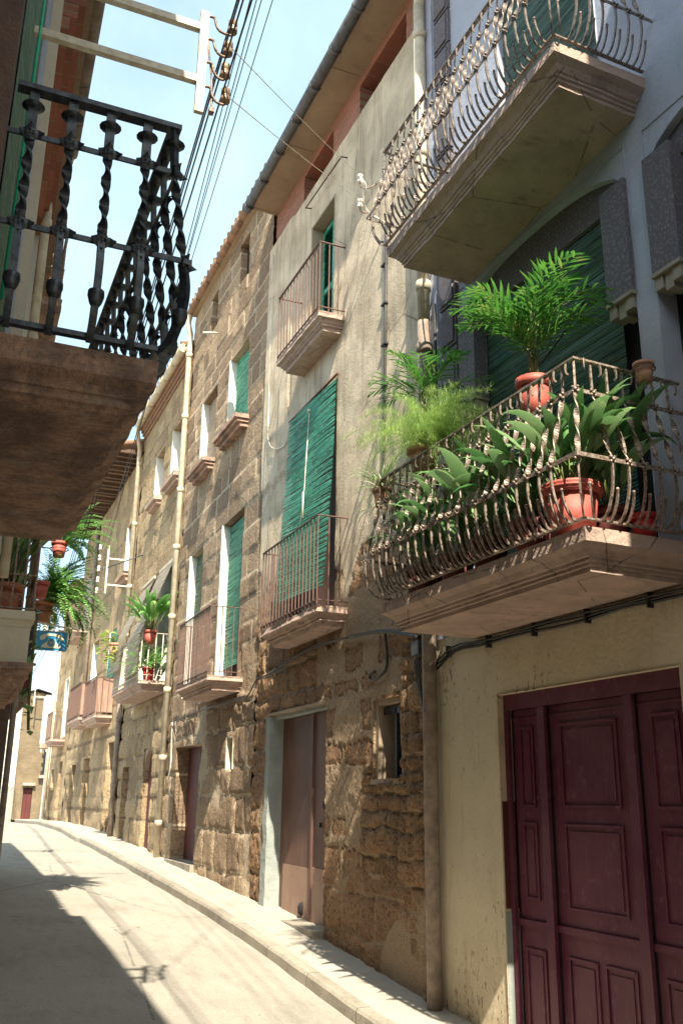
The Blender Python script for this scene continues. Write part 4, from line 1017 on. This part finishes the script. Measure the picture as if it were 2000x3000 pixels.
sl = slab(L, 0, 1, .655, .27, 2.50, 3.2, PROF_L, 'dark_slab', rough=.004, seed=21)
bulge_rail(sl, 0, 1, .665, .25, 2.52, 3.2, 'L', 'black_iron', .195)
M = MB(); nb = 46; rows = []
for k in range(15):
    z = 6.9 - 3.6 * k / 14; rows.append([])
    for i in range(nb * 2 + 1):
        t = i / (nb * 2); j = (.006 if i % 2 else 0) + .012 * noise.noise(Vector((i * .3, z * .6, 0)))
        rows[-1].append(len(M.v)); M.v.append((-.03 + .11 * t + j * .3, 4.0 + 1.05 * t - j, z))
for a, b in zip(rows, rows[1:]):
    for i in range(nb * 2): M.face((a[i], a[i + 1], b[i + 1], b[i]), False)
M.out('blind', 'old_blind', L)
M = MB(); M.sweep([(.055, 3.82, 6.5), (.045, 3.80, 5.0), (.03, 3.78, 3.6)], .007, n=6); M.out('blind_cord', 'green_rope', L)
L2 = T('left_eaves_house', 'left house with cream downspout and red brick eaves, seen through the black balcony railing', 'house', (.20, 5.8, 0), -.0325)
M = MB(); M.box(-3, 0, -.68, 4.05, -.5, 6.75); M.out('wall', 'cream_paint', L2, local=True)
M = MB(); M.sweep([(-.095, -.73, 1.0), (-.095, -.73, 7.2)], .032, n=12); M.out('downspout', 'blue_plaster', L2, local=True, extra={'label': 'blue-grey downspout'})
M = MB()
for i in range(4): M.box(-.1, .05 + .045 * i, -.66, 4.03, 6.30 + .11 * i, 6.405 + .11 * i)
M.out('brick_eaves', 'brick', L2, local=True)
M = MB()
for i in range(5): M.sweep([(.20, -.95 + i * .46, 6.86), (.21, -.95 + (i + 1) * .46 - .01, 6.86)], [.07, .06], n=12)
M.out('gutter', 'drain_brown', L2, local=True)
M = MB(); M.box(-3, .2, -.7, 4.1, 6.80, 6.88)
for i in range(20): M.sweep([(.24, -.65 + i * .24, 6.92), (-3, -.65 + i * .24, 7.6)], .07, n=7)
M.out('roof', 'roof_tile', L2, local=True)
tube_part('downspout', 'cream_pipe', L2, bez([(.21, 1.3, 6.82), (.16, 1.45, 6.70), (.085, 1.6, 6.62), (.085, 1.6, 6.4)], 5) + [Vector((.085, 1.6, 3.2))], .036, n=10, local=True, collars=[(.085, 1.6, 6.3), (.085, 1.6, 5.2)])
M = MB(); M.box(.0, .045, 1.8, 2.3, 3.3, 6.3); M.out('door_frame', 'white_paint', L2, local=True)
s5 = slab(L2, 0, 1, .30, 1.9, 3.3, 5.78, PROF_S[:6], 'dark_slab', rough=.003); 
plain_rail(s5, 0, 1, .30, 1.9, 3.3, 5.78, .66, 'rusty_iron', .10, .010, low=.3)
def scroll(cx, cz, r, s=1, turns=1.15, y=0, ax=0):
    P = []
    for k in range(26):
        t = k / 25; rr_ = r * (1 - .72 * t); a = -1.57 + s * 6.283 * turns * t
        u, v = cx + s * 0 + rr_ * math.cos(a), cz + rr_ * math.sin(a) + (r - rr_) * 0
        P.append((u, y, v) if ax == 0 else (y, u, v))
    return P
for c in (.08, .20): M = MB(); M.sweep(scroll(c, 5.95, .055, 1 if c < .1 else -1, y=1.92), .004, n=5); M.out('scroll', 'rusty_iron', s5, local=True)
# plant balcony of the second left house
s6 = slab(L2, 0, 1, .375, 2.2, 3.9, 3.07, [(0, 0), (-.005, -.07), (.010, -.085), (.014, -.13), (.022, -.14), (.026, -.42)], 'cream_paint', rough=.012, seed=33)
s6['label'] = 'thick chipped cream balcony slab'
slab(L2, 0, 1, .41, 2.17, 3.93, 2.645, [(0, 0), (0, -.05), (.02, -.06), (.03, -.10), (.055, -.11), (.075, -.17), (.13, -.20), (.13, -.24)], 'dark_slab', name='cornice', rough=.03, seed=44)
plain_rail(s6, 0, 1, .375, 2.2, 3.9, 3.07, .98, 'rusty_iron', .085, .014, low=.02, band=.30)
for cx in (.10, .27):
    for s_ in (1, -1): M = MB(); M.sweep(scroll(cx + s_ * .038, 3.07 + .105, .042, s_, 1.2, 2.20), .0045, n=5); M.out('scroll', 'rusty_iron', s6, local=True)
    M = MB(); M.sweep([(cx + .04 * math.cos(a * .3), 2.20, 3.07 + .235 + .038 * math.sin(a * .3)) for a in range(22)], .0045, n=5); M.out('scroll', 'rusty_iron', s6, local=True)
L3 = T('left_far_house', 'dark shaded left house with black railing balcony behind the plant balcony', 'house', (.66, 9.95, .25))
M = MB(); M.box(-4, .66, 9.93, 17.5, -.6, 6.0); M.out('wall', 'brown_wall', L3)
M = MB(); M.box(-4, .78, 9.9, 17.6, 6.0, 6.12); M.out('roof', 'roof_tile', L3)
for ya in (11.0, 14.4):
    panel(L3, .655, ya, ya + .95, .3, 2.4, 'brown_wood', 'door', t=.03); panel(L3, .655, ya + .1, ya + .9, 3.5, 5.0, 'old_blind', 'blind', t=.03)
M = MB(); M.sweep([(.70, 9.98, -.3), (.70, 9.98, 3.2)], .03, n=8); M.out('downspout', 'drain_brown', L3)

# ------------------------------------------------------------------ brackets, insulators, wires
def insul(M, c, s=1, tilt=None):
    M.lathe(c, [(.012 * s, -.075 * s), (.034 * s, -.07 * s), (.036 * s, -.035 * s), (.028 * s, -.028 * s), (.028 * s, -.012 * s), (.034 * s, -.004 * s), (.033 * s, .035 * s), (.022 * s, .05 * s), (.010 * s, .055 * s)], 14)
BR = T('wire_bracket', 'large white iron bracket with amber insulators above the black balcony', 'bracket', (-.04, 4.55, 5.6))
MB().box(.935, .985, 4.485, 4.515, 5.42, 6.15).out('upright', 'white_metal', BR)
M = MB(); M.box(-.045, .934, 4.48, 4.52, 5.62, 5.665); M.out('arm', 'white_metal', BR)
M = MB(); M.box(-.045, .934, 4.48, 4.52, 6.00, 6.045); M.out('arm', 'white_metal', BR)
INS = [(1.135, 4.5, 6.09), (1.115, 4.5, 5.92), (1.105, 4.5, 5.75), (1.115, 4.5, 5.575)]
for x, y, z in INS:
    M = MB(); insul(M, (x, y, z + .03), .82); M.out('insulator', 'amber_insulator', BR)
    M = MB(); M.sweep(bez([(.985, y, z + .04), (1.02, y, z + .04), (1.035, y, z - .01), (1.06, y, z - .045), (x - .01, y, z - .05), (x, y, z - .02)], 5), .0085, n=7); M.out('hook', 'rusty_iron', BR)
M = MB(); M.sweep(bez([(.985, 4.5, 5.98), (1.0, 4.5, 5.86), (1.03, 4.52, 5.7), (1.035, 4.5, 5.45)], 5), .006, n=6); M.box(1.02, 1.05, 4.48, 4.52, 5.44, 5.47); M.out('stay', 'rusty_iron', BR)
def bracket(name, label, wallx, x, y, z0, z1, n, arms, mat='white_metal', hx=.16):
    o = T(name, label, 'bracket', (wallx, y, arms[0])); s_ = 1 if x > wallx else -1
    MB().box(x - .02, x + .02, y - .02, y + .02, z0, z1).out('upright', mat, o)
    for a in arms:
        M = MB(); p, q = sorted((wallx, x - s_ * .021)); M.box(p, q, y - .018, y + .018, a, a + .035); M.out('arm', mat, o)
    out = []
    for k in range(n):
        z = z0 + .06 + (z1 - z0 - .1) * k / (n - 1); c = (x + s_ * hx, y, z); out.append(c)
        M = MB(); insul(M, c, 1.15); M.out('insulator', 'porcelain', o)
        M = MB(); M.sweep(bez([(x, y, z + .03), (x + s_ * hx * .5, y, z + .03), (x + s_ * hx * .6, y, z - .07), (x + s_ * hx, y, z - .09), (x + s_ * hx, y, z - .04)], 4), .010, n=5); M.out('hook', 'rusty_iron', o)
    return out
FB = bracket('wire_bracket', 'white iron bracket with five white insulators on the right stone wall', WX, 3.42, 23.0, 6.42, 7.62, 5, (6.62, 7.28), hx=.20)
LB = bracket('wire_bracket', 'bracket with white insulators beyond the hanging ferns on the left', .66, 1.56, 17.0, 4.15, 4.75, 4, (4.3, 4.6), hx=.12)
bracket('wire_bracket', 'small far bracket with white insulators high beside the white block house', 4.9, 4.0, 45.2, 5.6, 7.3, 5, (6.0, 6.9), hx=.22)
bracket('wire_bracket', 'small far bracket low on the stone house at the end of the street', 5.2, 4.75, 45.2, 3.6, 5.2, 5, (4.0, 4.8), hx=.22)
def wire(pts, r=.0055, label='thin black power line running down the street past the near white bracket', grp='power lines on the near bracket', mat='cable'):
    out = []
    for a, b in zip(pts, pts[1:]):
        a, b = Vector(a), Vector(b); sag = .004 * (b - a).length
        for k in range(12): t = k / 12; q = a.lerp(b, t); q.z -= sag * 4 * t * (1 - t); out.append(q)
    out.append(Vector(pts[-1])); M = MB(); M.sweep(out, r, n=5)
    o = M.out('power_line', mat); o['label'] = label; o['category'] = 'power line'; o['group'] = grp; return o
for k in range(4):
    a = Vector(INS[k]) + Vector((-.02, 0, .03)); b = Vector(LB[3 - k]); d = (a - b) / (a.y - b.y)
    wire([a - d * 14, a, b, Vector((3.0, 45, 6.4 - .3 * k))])
for k in range(4):
    a = Vector(((1.66, 6.05, 8.0), (1.78, 6.3, 8.25), (1.90, 6.55, 8.55), (2.12, 6.91, 9.0))[k]); b = Vector(FB[(0, 1, 3, 4)[k]]); d = (a - b) / (a.y - b.y)
    wire([a - d * 16, a, b], .0050, 'thin black overhead line running to the bracket on the right-hand stone wall', 'overhead lines to the right-hand bracket')
a, b = Vector((1.135, 4.5, 5.95)), Vector((3.80, 8.64, 8.72)); wire([a, b], .003, 'thin wire crossing the sky to the upper insulator beside the upper balcony', 'service wires', 'cream_pipe')
a, b = Vector((1.115, 4.5, 5.60)), Vector((3.80, 8.64, 8.38)); wire([a, b], .003, 'thin wire crossing the sky to the lower insulator beside the upper balcony', 'service wires', 'cream_pipe')

# ------------------------------------------------------------------ telephone sign
S = T('telephone_sign', 'small blue hanging sign with a cream rotary telephone, below the ferns', 'sign', (.66, 12, 3.6))
sw, sh = .185, .118; cx, cz = 1.19, 3.455
M = MB(); P = []
for (ax, az, a0) in ((1, 1, 0), (-1, 1, 90), (-1, -1, 180), (1, -1, 270)):
    for k in range(5): t = R(a0 + k * 22.5); P.append((cx + ax * (sw - .014) + .014 * math.cos(t), cz + az * (sh - .014) + .014 * math.sin(t)))
def plate(M, P, y0, y1):
    i = len(M.v); n = len(P); M.v += [(x, y0, z) for x, z in P] + [(x, y1, z) for x, z in P]
    M.face(tuple(range(i, i + n))); M.face(tuple(range(i + n, i + 2 * n))[::-1])
    for k in range(n): M.face((i + k, i + (k + 1) % n, i + n + (k + 1) % n, i + n + k))
plate(M, P, 11.985, 12.015); M.out('plate', 'sign_blue', S)
M = MB()
M.sweep([(x, 11.984, z) for x, z in P] + [(P[0][0], 11.984, P[0][1])], .004, n=5); M.out('sign_border', 'blue_plaster', S)
u = sw
def pt(a, b): return (cx + a * u, cz + b * u)
hs = [(-.74, .10), (-.74, .26), (-.55, .40), (-.2, .47), (.2, .47), (.55, .40), (.74, .26), (.74, .10), (.68, .03), (.42, .10), (.36, .20), (.40, .27), (.22, .31), (-.22, .31), (-.40, .27), (-.36, .20), (-.42, .10), (-.68, .03)]
# built as strips so that the concave outline stays clean
M = MB()
def stripq(Pu, Pl, y0, y1):
    for (a, b, c, d) in zip(Pu, Pu[1:], Pl[1:], Pl):
        plate(M, [pt(*a), pt(*b), pt(*c), pt(*d)][::-1], y0, y1)
stripq([(-.78, .12), (-.72, .30), (-.5, .43), (-.2, .49), (.2, .49), (.5, .43), (.72, .30), (.78, .12)], [(-.66, .0), (-.44, .10), (-.40, .24), (-.2, .33), (.2, .33), (.40, .24), (.44, .10), (.66, .0)], 11.979, 11.984)
stripq([(-.22, .12), (-.10, .12), (.10, .12), (.22, .12)], [(-.28, -.05), (-.1, -.05), (.1, -.05), (.28, -.05)], 11.979, 11.984)
stripq([(-.28, -.052), (.28, -.052)], [(-.60, -.30), (.60, -.30)], 11.979, 11.984); stripq([(-.60, -.302), (.60, -.302)], [(-.62, -.47), (.62, -.47)], 11.979, 11.984)
M.out('telephone_drawing', 'sign_cream', S)
M = MB()
for rad in (.235, .10):
    M.sweep([(cx + u * rad * math.cos(k * .2618), 11.977, cz + u * (-.12 + rad * math.sin(k * .2618))) for k in range(25)], .0045, n=5)
for k in range(10): a = k * .6283; q = pt(.17 * math.cos(a), -.12 + .17 * math.sin(a)); M.sweep([(q[0] + .005 * math.cos(j), 11.977, q[1] + .005 * math.sin(j)) for j in range(7)], .0025, n=4)
M.out('dial', 'sign_blue', S)
M = MB(); M.sweep([(.64, 12, 3.715), (1.52, 12, 3.615)], .010, n=7)
M.sweep([(1.04, 12, 3.67), (1.04, 12, 3.57)], .004, n=5); M.sweep([(1.34, 12, 3.635), (1.34, 12, 3.57)], .004, n=5); M.out('hanging_rod', 'white_metal', S)

# ------------------------------------------------------------------ plants
rp_ = random.Random(99)
def blade(M, base, az, Ln, wd, up, droop, n=7, fold=.25, twist=0.0, prof=None, peak=.45):
    p = Vector(base); e = up; rows = []; st = Ln / n
    for i in range(n + 1):
        t = i / n
        d = Vector((math.cos(az) * math.cos(e), math.sin(az) * math.cos(e), math.sin(e)))
        side = Vector((-math.sin(az), math.cos(az), 0)); nr = side.cross(d)
        side = (side * math.cos(twist * t) + nr * math.sin(twist * t))
        wv = wd * (math.sin(math.pi * min(1, t ** (math.log(.5) / math.log(peak)))) if prof is None else prof(t)); wv = max(wv, .0012)
        rows.append((p - side * wv / 2 + nr * wv * fold, p.copy(), p + side * wv / 2 + nr * wv * fold))
        p = p + d * st; e -= droop / n * (.4 + 1.2 * t)
    i0 = len(M.v)
    for r_ in rows: M.v += [tuple(v) for v in r_]
    for i in range(n):
        for k in (0, 1): a = i0 + i * 3 + k; M.face((a, a + 1, a + 4, a + 3), True)
def pot(parent, c, r, h, mat, name='pot', rim=True, saucer=False):
    M = MB(); pr = [(r * .72, 0), (r * .95, h * .80)] + ([(r * .95, h * .80), (r * 1.08, h * .81), (r * 1.10, h), (r * .98, h)] if rim else [(r, h)]) + [(r * .9, h * .96), (r * .9, h * .90)]
    M.lathe(c, pr, 22)
    if saucer: M.lathe((c[0], c[1], c[2] - .02), [(r * .9, 0), (r * 1.15, .022), (r * 1.1, .024), (r * .9, .012)], 20)
    o = M.out(name, mat, parent)
    M = MB(); M.lathe((c[0], c[1], c[2] + h * .86), [(r * .9, 0), (r * .9, .01), (.001, .018)], 14); M.out('soil', 'soil', parent); return o
def aspidistra(name, label, c, r, h, potm, n, Ln, wd, mat='leaf_dark', seed=0, lean=None, potr=True, spread=1.0, group=None):
    rr = random.Random(seed); o = T(name, label, 'potted plant', c, 0, group)
    if potr: pot(o, c, r, h, potm)
    b = Vector(c) + Vector((0, 0, h * .85)); M = MB(); S_ = MB()
    for k in range(n):
        az = rr.uniform(0, 6.283) if lean is None else lean + rr.gauss(0, 1.1)
        l = Ln * rr.uniform(.7, 1.15); q = b + Vector((math.cos(az), math.sin(az), 0)) * r * .5 * rr.random()
        up = rr.uniform(.95, 1.5) - .25 * (spread - 1); sl_ = l * rr.uniform(.32, .5)
        d = Vector((math.cos(az) * math.cos(up), math.sin(az) * math.cos(up), math.sin(up))); tip = q + d * sl_
        S_.sweep([q, tip], .0045, n=4)
        blade(M, tip, az, l * .72, wd * rr.uniform(.8, 1.2), up, rr.uniform(.9, 2.1) * spread, 8, .18, rr.uniform(-.7, .7), peak=.42)
    M.out('foliage', mat, o); S_.out('stems', 'stem', o); return o
def frond(M, S_, base, az, Ln, up, droop, nl, ll, lw, hang=.5, stem=.003, taper=1):
    p = Vector(base); e = up; st = Ln / nl; pts = []
    for i in range(nl + 1):
        t = i / nl; d = Vector((math.cos(az) * math.cos(e), math.sin(az) * math.cos(e), math.sin(e))); pts.append(p.copy())
        if i > nl * .12:
            k = ll * (math.sin(math.pi * (.12 + .86 * t)) ** .6 if taper else 1)
            for s_ in (1, -1):
                blade(M, p, az + s_ * (1.25 - .75 * t), k * rp_.uniform(.85, 1.1), lw, e * .5 + rp_.uniform(-.15, .25), hang, 3, .15)
        p = p + d * st; e -= droop / nl * (.5 + t)
    S_.sweep(pts, [stem * (1 - .6 * i / nl) for i in range(nl + 1)], n=4)
    return p
def plant(name, label, c, r, h, potm, fr, mat, group=None, potr=True):
    o = T(name, label, 'potted plant', c, 0, group)
    if potr: pot(o, c, r, h, potm)
    M = MB(); S_ = MB(); fr(M, S_, Vector(c) + Vector((0, 0, h * .9))); M.out('foliage', mat, o); S_.out('stems', 'stem', o); return o
# big balcony
aspidistra('aspidistra', 'big broad-leaved aspidistra in a large red pot at the balcony corner', (3.46, 4.55, 3.16), .175, .33, 'red_pot', 46, .66, .105, seed=1, spread=1.25)
M = MB(); M.lathe((3.46, 4.55, 3.16), [(.178, .285), (.198, .29), (.2, .30), (.19, .305), (.197, .312), (.197, .325), (.188, .33), (.16, .33)], 24); M.out('pot_rim', 'red_pot', [x for x in col.objects if x.name == 'aspidistra'][0])
rr = random.Random(5)
for k, (y, x, l_, lab) in enumerate(((5.05, 3.50, .68, 'dark broad-leaved plant in a dark red tub, next to the large red pot'), (5.55, 3.48, .68, 'dark broad-leaved plant in a dark red tub, under the fluffy asparagus fern'), (6.05, 3.50, .68, 'dark broad-leaved plant in a dark tub, between asparagus fern and spider plant'), (6.55, 3.46, .66, 'dark broad-leaved plant in a tub at the far end of the big balcony'))):
    aspidistra('aspidistra', lab, (x, y, 3.16), .14, .24, 'dark_red', 46, l_, .10, seed=10 + k, spread=1.2, group='broad-leaved plants behind the railing')
aspidistra('aspidistra', 'dark leafy plant behind the small clay pot at the big balcony near end', (3.80, 4.60, 3.16), .13, .24, 'dark_red', 26, .72, .11, seed=31, spread=1.2)
def palmf(n, Ln, zst, seed, ll=.22, zlo=.3):
    def f(M, S_, b):
        r_ = random.Random(seed); 
        for k in range(4): S_.sweep([b + Vector((r_.uniform(-.04, .04), r_.uniform(-.04, .04), -.05)), b + Vector((r_.uniform(-.06, .06), r_.uniform(-.06, .06), zst))], [.013, .008], n=6)
        for k in range(n):
            az = k * 2.399 + r_.uniform(-.3, .3); up = r_.uniform(.6, 1.5); zz = zst * r_.uniform(zlo, 1.0)
            frond(M, S_, b + Vector((0, 0, zz)), az, Ln * r_.uniform(.7, 1.15), up, r_.uniform(.8, 1.8), r_.randint(9, 13), ll, .022, .6, .004)
    return f
pm = plant('palm', 'tall bright green palm in a red pot raised above the railing', (3.58, 5.05, 4.16), .12, .30, 'red_pot', palmf(32, .64, .48, 3, .25), 'leaf_palm')
M = MB(); M.lathe((3.58, 5.05, 4.12), [(.12, 0), (.12, .03)], 16)
for k in range(3): a = k * 2.094; M.sweep([(3.58 + .10 * math.cos(a), 5.05 + .10 * math.sin(a), 4.12), (3.58 + .15 * math.cos(a), 5.05 + .15 * math.sin(a), 3.16)], .008, n=6)
M.out('plant_stand', 'black_iron', pm)
pm = plant('palm', 'smaller feather palm in shade-edge behind the asparagus fern', (3.56, 6.62, 3.16), .13, .26, 'dark_red', palmf(15, .62, 1.62, 8, .22, .86), 'leaf_palm')
def aspf(M, S_, b):
    r_ = random.Random(17)
    for k in range(115):
        az = r_.uniform(0, 6.283) if r_.random() < .4 else r_.gauss(-1.45, .6); Ln = r_.uniform(.3, .85); up = r_.uniform(.55, 1.5); e = up; p = Vector(b); pts = [p.copy()]; N = 14
        for i in range(N):
            d = Vector((math.cos(az) * math.cos(e), math.sin(az) * math.cos(e), math.sin(e))); p = p + d * Ln / N; e -= r_.uniform(.08, .2); pts.append(p.copy())
            if i < 2: continue
            for j in range(13):
                a2 = r_.uniform(0, 6.283); q = p + Vector((r_.gauss(0, .012), r_.gauss(0, .012), r_.gauss(0, .012)))
                e2 = r_.uniform(-.4, 1.0); l2 = r_.uniform(.03, .065)
                for m_ in range(3): blade(M, q + Vector((math.cos(a2) * math.cos(e2), math.sin(a2) * math.cos(e2), math.sin(e2))) * l2 * m_ / 3, a2 + r_.uniform(-1, 1), l2 * .75, .018, e2 + r_.uniform(-.7, .7), .3, 1, 0)
        S_.sweep(pts, .002, n=3)
plant('asparagus_fern', 'fluffy pale green asparagus fern in a clay pot hung on the railing', (3.36, 6.30, 4.14), .125, .20, 'clay_pot', aspf, 'leaf_asparagus')
def spid(M, S_, b):
    r_ = random.Random(23)
    for k in range(95): blade(M, b, r_.uniform(0, 6.283), r_.uniform(.25, .46), .011, r_.uniform(.2, 1.5), r_.uniform(1.0, 2.6), 7, .3)
    for k in range(26): blade(M, b + Vector((r_.uniform(-.15, .1), r_.uniform(-.1, .15), -.18)), r_.uniform(0, 6.28), r_.uniform(.1, .24), .009, r_.uniform(-.6, 1.0), 1.5, 5, .3)
plant('spider_plant', 'spiky pale spider plant hung at the far end of the big balcony railing', (3.30, 6.93, 4.02), .09, .16, 'clay_pot', spid, 'leaf_spider')
o = T('flower_pot', 'small bright red pot on the slab at the near end of the big balcony', 'flower pot', (3.9, 4.42, 3.16)); pot(o, (3.9, 4.42, 3.16), .085, .17, 'bright_red')
o = T('flower_pot', 'small empty clay pot hung in a ring on the near railing of the big balcony', 'flower pot', (3.80, 4.20, 4.10)); pot(o, (3.80, 4.19, 4.12), .062, .13, 'clay_pot')
M = MB(); M.sweep([(3.80 + .07 * math.cos(a * .524), 4.19 + .07 * math.sin(a * .524), 4.21) for a in range(13)], .005, n=5); M.out('ring', 'rusty_iron', o)
# balcony of the awning house
aspidistra('aspidistra', 'broad-leaved plant in a red and white pot clipped on the railing of the awning house', (3.66, 18.33, 4.52), .12, .26, 'red_pot', 40, .85, .105, 'leaf_fern', seed=41, spread=1.3)
def fernf(n, Ln, seed, az0=None, sp=6.28, up=(.2, 1.2), dr=(1.2, 2.4), ll=.07, lw=.016, nl=22):
    def f(M, S_, b):
        r_ = random.Random(seed)
        for k in range(n):
            az = (k * 2.399 if az0 is None else az0 + r_.uniform(-sp / 2, sp / 2))
            frond(M, S_, b, az, Ln * r_.uniform(.6, 1.15), r_.uniform(*up), r_.uniform(*dr), nl, ll, lw, .4, .0025)
    return f
plant('fern', 'green fern in a bright red pot standing on the slab of the awning house balcony', (3.74, 18.62, 3.83), .12, .26, 'bright_red', fernf(40, .75, 43, dr=(.6, 1.9), up=(.3, 1.5), ll=.11, lw=.03, nl=14), 'leaf_fern')
def poth(M, S_, b):
    r_ = random.Random(61)
    for k in range(70):
        az = r_.uniform(0, 6.283); rad = r_.uniform(.05, .36); z = r_.uniform(-.35, .30) - rad * .3
        q = b + Vector((math.cos(az) * rad * .8 - .06, math.sin(az) * rad * 1.3, z)); blade(M, q, r_.uniform(0, 6.28), r_.uniform(.12, .18), .11, r_.uniform(-.6, .8), 1.0, 4, .12, peak=.35)
        if k % 4 == 0: S_.sweep(bez([b, b + Vector((math.cos(az) * rad * .5, math.sin(az) * rad * .6, .12)), q], 4), .003, n=4)
plant('pothos', 'yellow-green trailing plant in a terracotta pot on the railing, left of the broad-leaved plant', (3.42, 20.9, 4.62), .12, .26, 'clay_pot', poth, 'leaf_pothos')
# left plant balcony
aspidistra('aspidistra', 'broad-leaved plant in a brown tub behind the scrollwork of the left plant balcony', (.40, 8.45, 3.08), .16, .28, 'terracotta', 44, .85, .11, seed=71, spread=.9)
aspidistra('aspidistra', 'dark plant with long leaves at the far end of the left plant balcony', (.48, 9.2, 3.08), .13, .26, 'dark_red', 22, .42, .08, seed=72, spread=.7)
L3S = slab(L3, 0, 1, .30, 1.35, 3.2, 2.72 - .25, PROF_S[:7], 'dark_slab', rough=.004)
plain_rail(L3S, 0, 1, .30, 1.35, 3.2, 2.72 - .25, .98, 'black_iron', .11, .016)
for k, (px_, py_, lab) in enumerate(((.84, 11.55, 'dark broad-leaved plant behind the black railing, left of the telephone sign'), (.82, 12.3, 'dark broad-leaved plant further along the left far house balcony'))):
    aspidistra('aspidistra', lab, (px_, py_, 2.73), .11, .22, 'dark_red', 16, .30, .07, seed=75 + k, spread=.4)
f1 = plant('fern', 'green fern in a red hanging pot under the corner of the dark left balcony', (1.16, 11.9, 4.50), .095, .19, 'red_pot', fernf(26, .80, 81, az0=.1, sp=2.8, up=(.2, 1.3), dr=(.9, 1.9), ll=.085, lw=.026, nl=22), 'leaf_fern')
M = MB(); M.sweep([(.64, 11.9, 4.60), (1.05, 11.9, 4.60)], .008, n=5); M.sweep([(1.16 + .115 * math.cos(a * .524), 11.9 + .115 * math.sin(a * .524), 4.60) for a in range(13)], .007, n=5); M.out('pot_holder', 'brown_iron', f1)
f2 = plant('fern', 'big pale drooping fern in an orange hanging pot above the telephone sign', (1.06, 12.2, 3.72), .125, .25, 'terracotta', lambda M, S_, b: (fernf(105, .86, 83, az0=.1, sp=3.0, up=(.0, 1.35), dr=(1.2, 2.7), ll=.08, lw=.028, nl=22)(M, S_, b), fernf(40, .75, 84, az0=.3, sp=4.5, up=(.9, 1.5), dr=(.9, 1.7), ll=.075, lw=.024, nl=20)(M, S_, b + Vector((.10, .1, .15)))), 'leaf_fern')
M = MB(); M.sweep([(.96, 12.2, 3.80), (.98, 12.2, 3.82)], .008, n=5); M.sweep([(1.06 + .13 * math.cos(a * .524), 12.2 + .13 * math.sin(a * .524), 3.84) for a in range(13)], .007, n=5); M.out('pot_holder', 'brown_iron', f2)
o = T('flower_pot', 'small grey and red pot hung on the left plant balcony, beside the drooping fern', 'flower pot', (.70, 8.5, 3.3)); pot(o, (.70, 8.5, 3.28), .075, .15, 'red_pot'); M = MB(); M.sweep([(.55, 8.5, 3.38), (.63, 8.5, 3.38)], .008, n=5); M.out('pot_holder', 'brown_iron', o)
CL = T('climbing_plant', 'dark trailing vine hanging down the corner under the left plant balcony', 'climbing plant', (.66, 8.7, 2.2))
M = MB(); S_ = MB(); r_ = random.Random(91)
vp = bez([(.62, 8.2, 3.4), (.67, 8.25, 3.0), (.69, 8.35, 2.7), (.71, 8.5, 2.4), (.73, 8.5, 2.15)], 8); S_.sweep(vp, .012, n=6)
for k in range(26): q = vp[r_.randrange(len(vp))]; blade(M, q + Vector((r_.uniform(-.05, .02), 0, 0)), r_.uniform(0, 6.28), r_.uniform(.07, .13), .06, r_.uniform(-1, .5), 1, 4, .1, peak=.35)
M.out('foliage', 'leaf_dark', CL); S_.out('stems', 'stem', CL)
